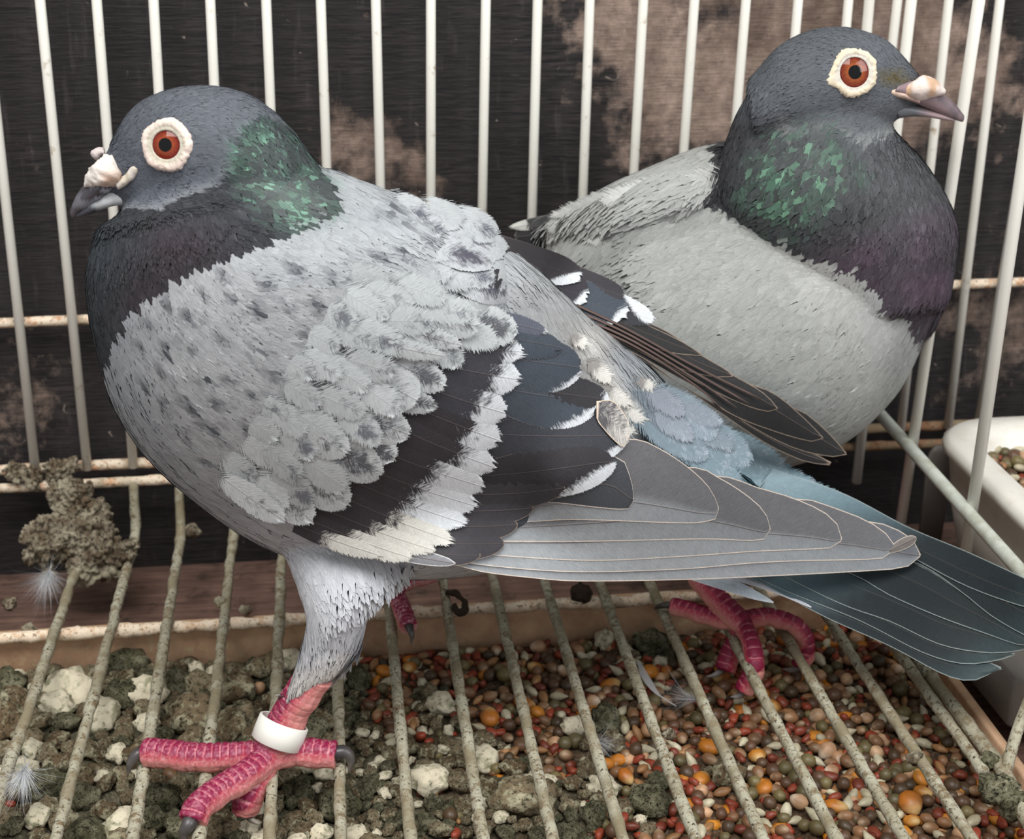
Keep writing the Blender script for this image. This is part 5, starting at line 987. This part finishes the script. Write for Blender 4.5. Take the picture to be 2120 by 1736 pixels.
o = build('trough_foot', V, Fs, GREYP, cup); o['label'] = 'grey lower ledge of the trough'
cell.clear(); nC = 0
for _ in range(6000):
    x, y = RS.uniform(X0+1.9, 33.5), RS.uniform(38, Y1-1.8)
    px_, py_ = proj((x, y, 4.4))[0]
    if nC > 420: continue
    k = RS.choice(names, p=[.14, .10, .22, .22, .14, .08, .06, .04]); s_ = RS.uniform(.95, 1.25)
    if not free(x, y, rad[k]*s_, .8): continue
    nC += 1; put_inst(k, MES[k][RS.integers(4)], (x, y, 4.15+RS.uniform(0, .3)), s_, KIND[k][6]+' in the white feeding trough', 'seed', k.replace('_', ' ')+'s in the trough')
V, Fs = shell([(rrect(X0+2, 33.9, 38.1, Y1-2, 1.5), 3.3), (rrect(X0+2, 33.9, 38.1, Y1-2, 1.5), 4.1)]); o = build('seed_bed', V, Fs, LITTER, cup, attrs={'Col': np.tile(lin((96, 70, 50)), (len(V), 1))}); o['kind'] = 'stuff'
# ================================================================ clumps stuck on the wires
def heap(name, lumps, mat, label, voxel=.07, rough=.5, amp=.28, seed=0, cat='dropping'):
    parts = []
    for i, (x, y, Y, r) in enumerate(lumps):
        V, Fs = lump(seed+i*3, .85, .5, 3); parts.append((V*r+yp(x, y, Y), Fs))
    V, Q = fuse(parts, voxel, 0); n_ = normals(V, Q); V = V+n_*((vnoise(V, 2.2, seed)-.5)*amp+(vnoise(V, 5.5, seed+1)-.5)*amp*1.0+(vnoise(V, 10, seed+2)-.5)*amp*.8)[:, None]
    o = build(name, V, Q, mat); return tag(o, label, cat)
m = N('crumbly_heap'); cc_ = m.coords(); n1 = m.noise(cc_, 520, 6, .75); n2 = m.noise(cc_, 110, 4, .65, .5); n3 = m.noise(cc_, 40, 2)
col = m.mix(m.ramp(n2, .4, .65), lin((122, 106, 86)), lin((200, 190, 166))); col = m.mix(m.ramp(n1, .48, .6), col, lin((52, 44, 34))); col = m.mix(m.ramp(n3, .56, .66, 0, .8), col, m.mix(n1, lin((222, 216, 190)), lin((170, 158, 130)))); m.bump(n1, 1., .0016)
HEAP = m.fin(col, .92, .12)
heap('dropping_heap', [(112, 1120, 58.2, 1.15), (170, 1100, 58.6, 1.25), (150, 1030, 59.6, .95), (215, 1150, 57.8, 1.1), (180, 1175, 57.6, .8), (75, 1150, 57.8, .5), (100, 1185, 57.4, .35), (195, 1060, 59.4, .7), (120, 975, 60.9, .6), (60, 985, 60.9, .55), (30, 980, 60.9, .4), (270, 1130, 57.8, .35), (150, 960, 61.0, .35), (265, 1150, 57.6, .3)], HEAP, 'large crumbly heap of dried droppings caked on the wires at left', seed=5, amp=.34)
for i, (x, y, z, r, mt, lb) in enumerate([(398, 1098, None, .34, HEAP, 'small crusty knob on the upturned end of a floor wire'), (455, 1245, .15, .22, HEAP, 'beige crumb stuck on a wire above the crossbar'), (507, 1262, -.1, .24, HEAP, 'cream crumb at the crossbar beside a wire'), (1205, 1228, .1, .45, 'dk', 'dark lump hanging under the wing on the wires'), (2062, 1632, .1, .62, MOSS, 'mossy crust on the fork of the wires at bottom right'), (2095, 1665, .0, .5, MOSS, 'second mossy crust just below the wire fork'), (1897, 1568, .1, .3, HEAP, 'grey scab on a wire near the right edge'), (2045, 1575, .1, .34, MOSS, 'pale scab on the wire border at bottom right'), (1385, 1520, .1, .22, HEAP, 'small crumb on a wire near the rear foot'), (20, 1250, .1, .28, HEAP, 'crumb on the leftmost floor wire'), (60, 1300, -.2, .24, HEAP, 'cream crumb at the left end of the crossbar')]):
    P = zp(x, y, z) if z is not None else yp(x, y, 60.3)
    if mt == 'dk':
        m = N('black_crust'); n1 = m.noise(m.coords(), 300, 5, .7); m.bump(n1, .9, .0015); mt = m.fin(m.mix(n1, lin((38, 32, 28)), lin((78, 66, 54))), .9, .1)
    V, Fs = lump(i*5+2, .9, .7, 3); V = V*r+P; tag(build('crust', V, Fs, mt), lb, 'crust')
V, Fs = tube(P3([(925, 1225, .3), (945, 1228, .35), (964, 1245, .3), (962, 1264, .2), (948, 1268, .2), (940, 1254, .25)]), .13, 8, .8, 3, step=.1)
tag(build('crust', V, Fs, mt if False else bpy.data.materials['black_crust']), 'dark curled crust looped on a wire under the belly', 'crust')
# ================================================================ loose down feathers
m = N('white_down'); DOWN = m.fin(lin((214, 216, 218)), .7, .2); m.b.inputs['Alpha'].default_value = .72
def down(base, dirs, L, n, spread, label, seed, w=.009, up=.3):
    rg = np.random.default_rng(seed); V = []; Fs = []; k = 0; base = np.asarray(base); d0 = nrm(np.array(dirs, float))
    for i in range(n):
        d = nrm(d0+rg.normal(0, spread, 3)); l = L*rg.uniform(.45, 1); s = nrm(np.cross(d, (0, .4, 1))+rg.normal(0, .2, 3)); bend = rg.normal(0, .22, 3)*l; b0 = base+d0*rg.uniform(0, .25)*L
        for t in np.linspace(0, 1, 6):
            c = b0+d*l*t+bend*t*t; V += [c-s*w*(1-t), c+s*w*(1-t)+1e-4]
        for j in range(5): Fs.append((k+2*j, k+2*j+1, k+2*j+3, k+2*j+2))
        k += 12
    q = resample([base-d0*.15*L, base+d0*.1*L, base+d0*.3*L], 8); tv, tf = tube(q, .025, 5); V = np.vstack([np.array(V), tv]); Fs = Fs+[tuple(a_+k for a_ in f_) for f_ in tf]
    return tag(build('down_feather', V, Fs, DOWN), label, 'feather')
down(zp(104, 1178, .4), (-.1, -.7, -.25), 1.7, 420, .55, 'grey-white down tuft hanging below the heap of droppings', 1)
down(zp(55, 1585, .35), (-.15, -.9, 0), 1.5, 380, .5, 'white down tuft lying on wires at the left edge', 2)
down(zp(1455, 1450, -.6), (-1, .35, 0), 1.6, 160, .3, 'grey wisp of down between the right wires', 3)
down(zp(1225, 1530, -1.6), (.6, -.5, .1), 1.2, 200, .45, 'pale wisp of down on the seed at centre', 4)
q = resample(P3([(1322, 1368, -1.4), (1336, 1400, -1.3), (1362, 1436, -1.2), (1400, 1462, -1.1)]), 16, True)
V = []; Fs = []
for i, p_ in enumerate(q):
    w = .16*math.sin(math.pi*min(1, (i+1)/13))*.9+.02; t = nrm(q[min(i+1, 15)]-q[max(i-1, 0)]); s_ = nrm(np.cross(t, (0, 0, 1))); V += [p_-s_*w, p_+np.array([0, 0, .05]), p_+s_*w]
for i in range(15): Fs += [(i*3, i*3+1, i*3+4, i*3+3), (i*3+1, i*3+2, i*3+5, i*3+4)]
tag(build('small_feather', V, Fs, DOWN), 'thin curved white feather lying over the seed', 'feather')
